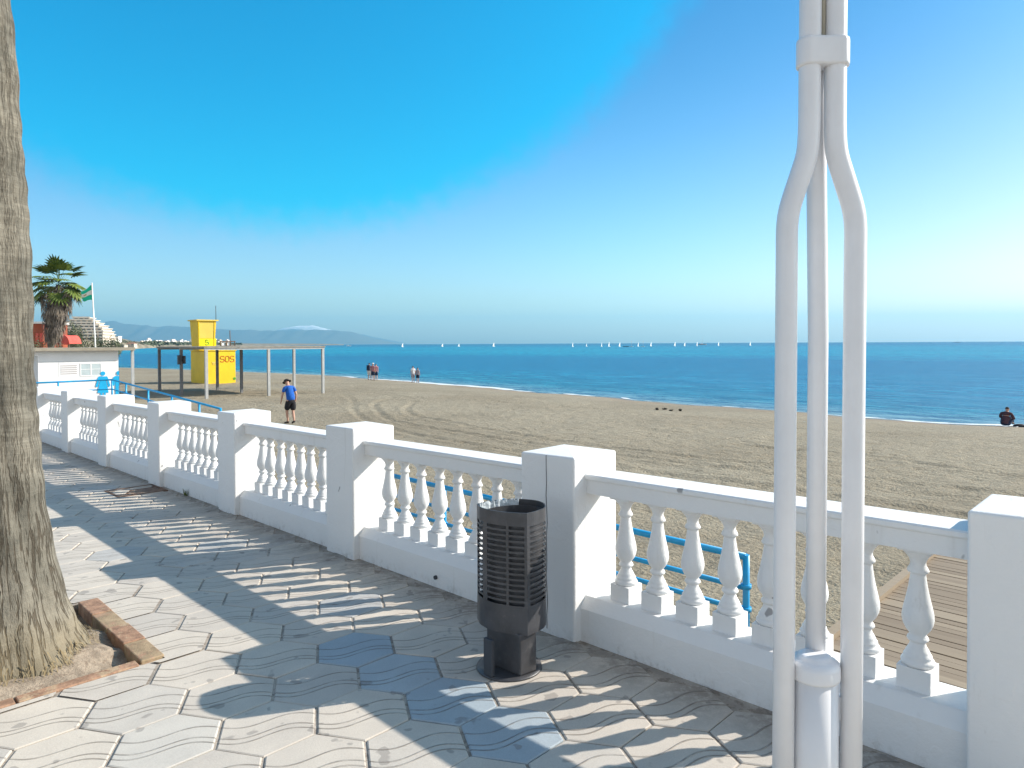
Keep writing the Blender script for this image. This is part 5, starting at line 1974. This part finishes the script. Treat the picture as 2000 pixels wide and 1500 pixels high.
# ================================================================== HEADLAND BUILDINGS
hY = 560.0
hz0 = 5.0
ht = thing('hotel', 'stepped white hotel of many balconied storeys on the headland', 'hotel', (far(165, hY), hY, hz0))
ystep = [672, 664.5, 658, 651.5, 645.5, 639.5, 633.5, 628, 622.5, 617.5]
xr = [196, 194, 192, 190, 186, 179, 171, 163, 155, 148]
xl = [96, 100, 104, 108, 112, 116, 119, 122, 126, 128]
for k in range(len(ystep) - 1):
    za, zb_ = EYE + (674.5 - ystep[k]) / 1345 * hY, EYE + (674.5 - ystep[k + 1]) / 1345 * hY
    if k == 0:
        za = 0.0
    xa, xb = far(xl[k], hY), far(xr[k], hY)
    yy0 = hY + k * 3.0
    mb = MB()
    mb.box(xa, xb, yy0 + 1.6, hY + 40, za + 0.02, zb_ - 0.52)
    mb.build('wall', 'house_cream', ht)
    mb = MB()
    mb.box(xa - 0.8, xb + 0.8, yy0, hY + 40.5, zb_ - 0.5, zb_)
    mb.box(xa - 0.8, xb + 0.8, yy0, yy0 + 0.25, zb_ + 0.003, zb_ + 0.72)
    mb.build('balcony', 'hotel_white', ht)
    n = int((xb - xa) / 3.6)
    mb = MB()
    for i in range(n):
        x = xa + (i + 0.5) * (xb - xa) / n
        mb.box(x - 1.25, x + 1.25, yy0 + 1.52, yy0 + 1.59, max(za + 0.75, zb_ - 2.4), zb_ - 0.7)
    mb.build('windows', 'dark_glass', ht)


ht.rotation_euler = (0, 0, R(14))


def villa(label, px0, px1, y_top, Y, z_base, wallm='house_white', roofm='roof_tile', group='houses on the headland', pitched=True, parts=True):
    x0, x1 = far(px0, Y), far(px1, Y)
    zt = EYE + (674.0 - y_top) / 1345 * Y
    dp = max(6.0, (x1 - x0) * 0.6)
    th = thing('house', label, 'house', ((x0 + x1) / 2, Y, z_base), group=group)
    hr = (zt - z_base) * (0.28 if pitched else 0.08)
    mb = MB()
    mb.box(x0, x1, Y, Y + dp, z_base - 2, zt - hr)
    mb.build('wall', wallm, th)
    mb = MB()
    a = [(x0 - 0.4, Y - 0.4), (x1 + 0.4, Y - 0.4), (x1 + 0.4, Y + dp + 0.4), (x0 - 0.4, Y + dp + 0.4)]
    zl = zt - hr + 0.004
    if pitched:
        ym = Y + dp / 2
        v = [mb.bm.verts.new((p[0], p[1], zl)) for p in a] + [mb.bm.verts.new((x0 + dp * 0.25, ym, zt)), mb.bm.verts.new((x1 - dp * 0.25, ym, zt))]
        for q in ((0, 1, 5, 4), (1, 2, 5), (2, 3, 4, 5), (3, 0, 4), (3, 2, 1, 0)):
            mb.bm.faces.new([v[i] for i in q])
    else:
        mb.box(x0 - 0.3, x1 + 0.3, Y - 0.3, Y + dp + 0.3, zl, zt)
    mb.build('roof', roofm if pitched else wallm, th)
    if parts:
        n = max(2, int((x1 - x0) / 3.5))
        fl_n = max(1, int((zt - hr - z_base) / 3.2))
        for r_ in range(fl_n):
            mb = MB()
            for i in range(n):
                x = x0 + (i + 0.5) * (x1 - x0) / n
                z = z_base + (r_ + 0.35) * (zt - hr - z_base) / fl_n
                mb.box(x - 0.6, x + 0.6, Y - 0.06, Y - 0.003, z, z + 1.3)
            mb.build('windows', 'dark_glass', th)
    return th


villa('long white villa just right of the flagpole on the headland', 190, 214, 655, 600, 6.0)
villa('white flat roofed house on the slope at the right end of the hotel', 222, 231, 656, 640, 6.0, pitched=False)
villa('small cream house low on the slope near the shore', 247, 262, 668.5, 700, 0.5, 'house_cream')
villa('pinkish house low by the water under the far slope', 226, 243, 673.0, 640, -1.0, 'house_cream', pitched=False)
villa('white house high among dark trees on the headland', 204, 219, 661, 615, 4.5)
villa('white cube house at the foot of the headland', 253, 261, 670, 820, 1.0, pitched=False)

TG = 'trees on the headland'
spots = [(219, 655, 640, 15, 'dark round tree behind the villas on the headland ridge'), (232, 660, 660, 15, 'dark tree right of the flat roofed house'), (241, 663, 720, 14, 'bushy tree on the middle of the falling slope'),
         (251, 664, 760, 13, 'grey tree farther down the falling slope'), (262, 665.5, 820, 14, 'low tree above the cream house near the shore'), (274, 667, 900, 14, 'low grey tree near the end of the slope'),
         (212, 668, 600, 20, 'wide dark tree below the white villas'), (195, 668, 590, 20, 'dark tree under the long villa'), (229, 669, 640, 18, 'tree on the low shore under the slope'), (286, 668.5, 1000, 14, 'last tree on the slope before the low plain'),
         (180, 664, 560, 18, 'dark tree at the foot of the stepped hotel'), (200, 673, 560, 26, 'spreading shrubby tree above the toilet roof')]
for px, yt, Y, w_, lab in spots:
    bush(lab, px, Y, yt, w_, z_base=EYE + (674.5 - yt - 11) / 1345 * Y, mat_='tree_green', name='tree', group=TG, n=420, tall=True)
# darker low woodland on the plain behind the bay, too far to count
mb = MB()
for i in range(420):
    px = random.uniform(283, 470)
    Y = np.interp(px, [283, 310, 350, 400, 440, 470], [960, 1150, 1400, 1660, 1960, 2150]) * random.uniform(1.0, 1.05)
    leaf_blob(mb, (far(px, Y), Y, random.uniform(0.5, 4.5)), 7, 7, random.uniform(2.5, 4.0), 14, 6.5)
tag(mb.build('woodland', 'tree_green', norm=False), 'low far woodland along the plain behind the bay', 'woodland', kind='stuff')

# white town far behind the bay
random.seed(41)
for k in range(40):
    px = 272 + k * 4.35 + random.uniform(-1.5, 1.5)
    Y = np.interp(px, [272, 310, 350, 400, 450], [1150, 1350, 1600, 1900, 2300]) * random.uniform(1.02, 1.12)
    w_ = random.uniform(3, 8)
    yt = random.uniform(661.5, 668.5)
    x0, x1 = far(px, Y), far(px + w_, Y)
    zt = EYE + (673.5 - yt) / 1345 * Y
    mb = MB()
    mb.box(x0, x1, Y, Y + 14, 0, zt)
    if k % 3 == 0:
        mb.box(x0 + (x1 - x0) * 0.2, x0 + (x1 - x0) * 0.7, Y + 2, Y + 10, zt + 0.01, zt + 3)
    if k % 4 == 1:
        mb.box(x1 + 0.02, x1 + (x1 - x0) * 0.5, Y + 1, Y + 12, 0, zt * 0.7)
    tag(mb.build('town_house', 'house_white' if k % 5 else 'house_cream'), 'pale block house in the far white town across the bay', 'house', 'houses of the far town')

# ================================================================== BOATS
def sailboat(label, px, Y, sail_h=4.6, sail_w=1.7, lean=0.0, hull='white_gloss', sail=True, cat='sailboat', turn=0.0):
    th = thing('sailboat', label, cat, (far(px, Y), Y, SEA_Z), turn, 'sailboats on the horizon', local=True)
    hl = max(2.2, sail_h * 0.75)
    mb = MB()
    secs = []
    for u, w_ in ((-0.5, 0.7), (-0.25, 1.0), (0.1, 0.95), (0.35, 0.55), (0.5, 0.05)):
        b_ = 0.14 * hl * w_
        secs.append([mb.bm.verts.new((u * hl, yy, zz)) for yy, zz in ((-b_, 0.09 * hl), (-b_ * 0.8, -0.02), (0, -0.06 * hl), (b_ * 0.8, -0.02), (b_, 0.09 * hl))])
    for a, b_ in zip(secs[:-1], secs[1:]):
        for i in range(4):
            mb.bm.faces.new((a[i], a[i + 1], b_[i + 1], b_[i]))
        mb.bm.faces.new((a[4], a[0], b_[0], b_[4]))
    mb.bm.faces.new(secs[0])
    mb.bm.faces.new(secs[-1][::-1])
    mb.build('hull', hull, th)
    mb = MB()
    mb.tube([(0.08 * hl, 0, 0.05), (0.08 * hl + lean * sail_h, 0, sail_h * 1.05)], 0.05 if sail else 0.12, 6)
    mb.build('mast', 'white_gloss' if sail else 'steel_post', th)
    if sail:
        mb = MB()
        n = 6
        g_ = []
        for i in range(n + 1):
            v = i / n
            z = 0.35 + (sail_h - 0.35) * v
            w_ = sail_w * (1 - v) ** 0.7 + 0.12
            g_.append([mb.bm.verts.new((0.08 * hl - 0.05 + lean * z - w_ * u, 0.25 * math.sin(PI * u) * (1 - v), z)) for u in (0, 0.33, 0.66, 1)])
        for i in range(n):
            for j in range(3):
                f = mb.bm.faces.new((g_[i][j], g_[i][j + 1], g_[i + 1][j + 1], g_[i + 1][j]))
                f.smooth = True
        o = mb.build('sail', 'sail', th, norm=False)
        sdm = o.modifiers.new('sheet', 'SOLIDIFY'); sdm.thickness = 0.03
    return th


boats = [(787, 900, 5.0, 1.9, 'small white sail alone left of the pair at the surf'), (865, 950, 4.2, 2.2, 'small white sail above the bend of the waterline'), (897, 950, 4.0, 1.9, 'small white sail second from the bend of the waterline'),
         (965, 900, 5.4, 2.1, 'white sail alone at the middle of the horizon'), (1119, 760, 4.8, 1.1, 'thin white sail at the left end of the line of dinghies'), (1146, 780, 3.6, 1.0, 'faint low sail second in the line of dinghies'),
         (1175.5, 760, 4.6, 1.0, 'narrow white sail third in the line of dinghies'), (1190, 760, 5.2, 1.5, 'white sail fourth in the line of dinghies'), (1211, 740, 4.6, 2.0, 'white sail next to the dark low boat'),
         (1247, 760, 4.4, 1.3, 'dim white sail between two bare masts'), (1272, 780, 4.8, 1.8, 'bright white sail right of the bare masts'), (1319, 790, 4.6, 2.3, 'broad white sail left of a close pair of dinghies'),
         (1338, 790, 4.2, 2.3, 'broad low white sail in the middle of the right group'), (1362, 800, 4.8, 1.9, 'white sail beside the grey motor boat'), (1404, 820, 4.6, 2.4, 'broad white sail between the grey motor boat and the lamp post'),
         (1466, 840, 5.0, 2.2, 'last white sail before the lamp post')]
for px, Y, h_, w_, lab in boats:
    sailboat(lab, px, Y, h_, w_ * 1.5, random.uniform(-0.02, 0.02), turn=random.uniform(0.75, 0.95))
for px, lab in ((1233, 'bare mast of a dinghy just right of the dark low boat'), (1255.6, 'bare mast of a dinghy right of the dim sail')):
    sailboat(lab, px, 700, 6.0, 1.0, sail=False, cat='boat')
sailboat('far bare masted ship at the right of the horizon', 1870, 2600, 26, 2, hull='hull_dark', sail=False, cat='ship')


def motorboat(label, px0, px1, Y, hullm, cabin=True, mast=0.0):
    x0, x1 = far(px0, Y), far(px1, Y)
    th = thing('motor_boat', label, 'boat', ((x0 + x1) / 2, Y, SEA_Z))
    Lh = x1 - x0
    mb = MB()
    secs = []
    for u, w_ in ((0, 0.8), (0.3, 1.0), (0.7, 0.8), (0.9, 0.4), (1.0, 0.04)):
        b_ = 0.14 * Lh * w_
        z1 = SEA_Z + 0.10 * Lh * (1 + 0.25 * u)
        secs.append([mb.bm.verts.new((x0 + u * Lh, Y + yy, zz)) for yy, zz in ((-b_, z1), (-b_ * 0.75, SEA_Z - 0.05), (b_ * 0.75, SEA_Z - 0.05), (b_, z1))])
    for a, b_ in zip(secs[:-1], secs[1:]):
        for i in range(3):
            mb.bm.faces.new((a[i], a[i + 1], b_[i + 1], b_[i]))
        mb.bm.faces.new((a[3], a[0], b_[0], b_[3]))
    mb.bm.faces.new(secs[0])
    mb.bm.faces.new(secs[-1][::-1])
    mb.build('hull', hullm, th)
    if cabin:
        mb = MB()
        mb.hexa([(x0 + 0.25 * Lh, Y - 0.09 * Lh, SEA_Z + 0.10 * Lh), (x0 + 0.62 * Lh, Y - 0.09 * Lh, SEA_Z + 0.10 * Lh), (x0 + 0.62 * Lh, Y + 0.09 * Lh, SEA_Z + 0.10 * Lh), (x0 + 0.25 * Lh, Y + 0.09 * Lh, SEA_Z + 0.10 * Lh),
                 (x0 + 0.28 * Lh, Y - 0.08 * Lh, SEA_Z + 0.2 * Lh), (x0 + 0.54 * Lh, Y - 0.08 * Lh, SEA_Z + 0.2 * Lh), (x0 + 0.54 * Lh, Y + 0.08 * Lh, SEA_Z + 0.2 * Lh), (x0 + 0.28 * Lh, Y + 0.08 * Lh, SEA_Z + 0.2 * Lh)])
        mb.build('cabin', 'white_gloss', th)
    if mast:
        mb = MB()
        mb.tube([(x0 + 0.5 * Lh, Y, SEA_Z + 0.1 * Lh), (x0 + 0.5 * Lh, Y, SEA_Z + mast)], 0.1, 6)
        mb.build('mast', 'steel_post', th)
    return th


motorboat('dark low boat between the dinghies', 1216, 1228, 700, 'hull_dark', False)
motorboat('grey motor boat with a mast among the dinghies', 1364, 1380, 1200, 'steel_post', True, 13)
motorboat('small pale motor boat on the sea at the end of the far shore', 676, 686, 1500, 'white_gloss')

# ================================================================== HAZE
def _air():
    m = bpy.data.materials.new('air')
    m.use_nodes = True
    nt = NT(m.node_tree)
    nt.n.clear()
    v = nt.node('ShaderNodeVolumePrincipled')
    v.inputs['Color'].default_value = (0.28, 0.72, 1.0, 1)
    v.inputs['Density'].default_value = HAZE
    v.inputs['Anisotropy'].default_value = 0.25
    o = nt.node('ShaderNodeOutputMaterial')
    nt.l.new(v.outputs[0], o.inputs['Volume'])
    return m


HAZE = 6.5e-5
if HAZE > 0:
    mb = MB()
    mb.box(-26000, 26000, -9500, 20800, -320, 800)
    tag(mb.build('haze', _air()), 'pale blue sea haze over the bay', 'haze', kind='stuff')
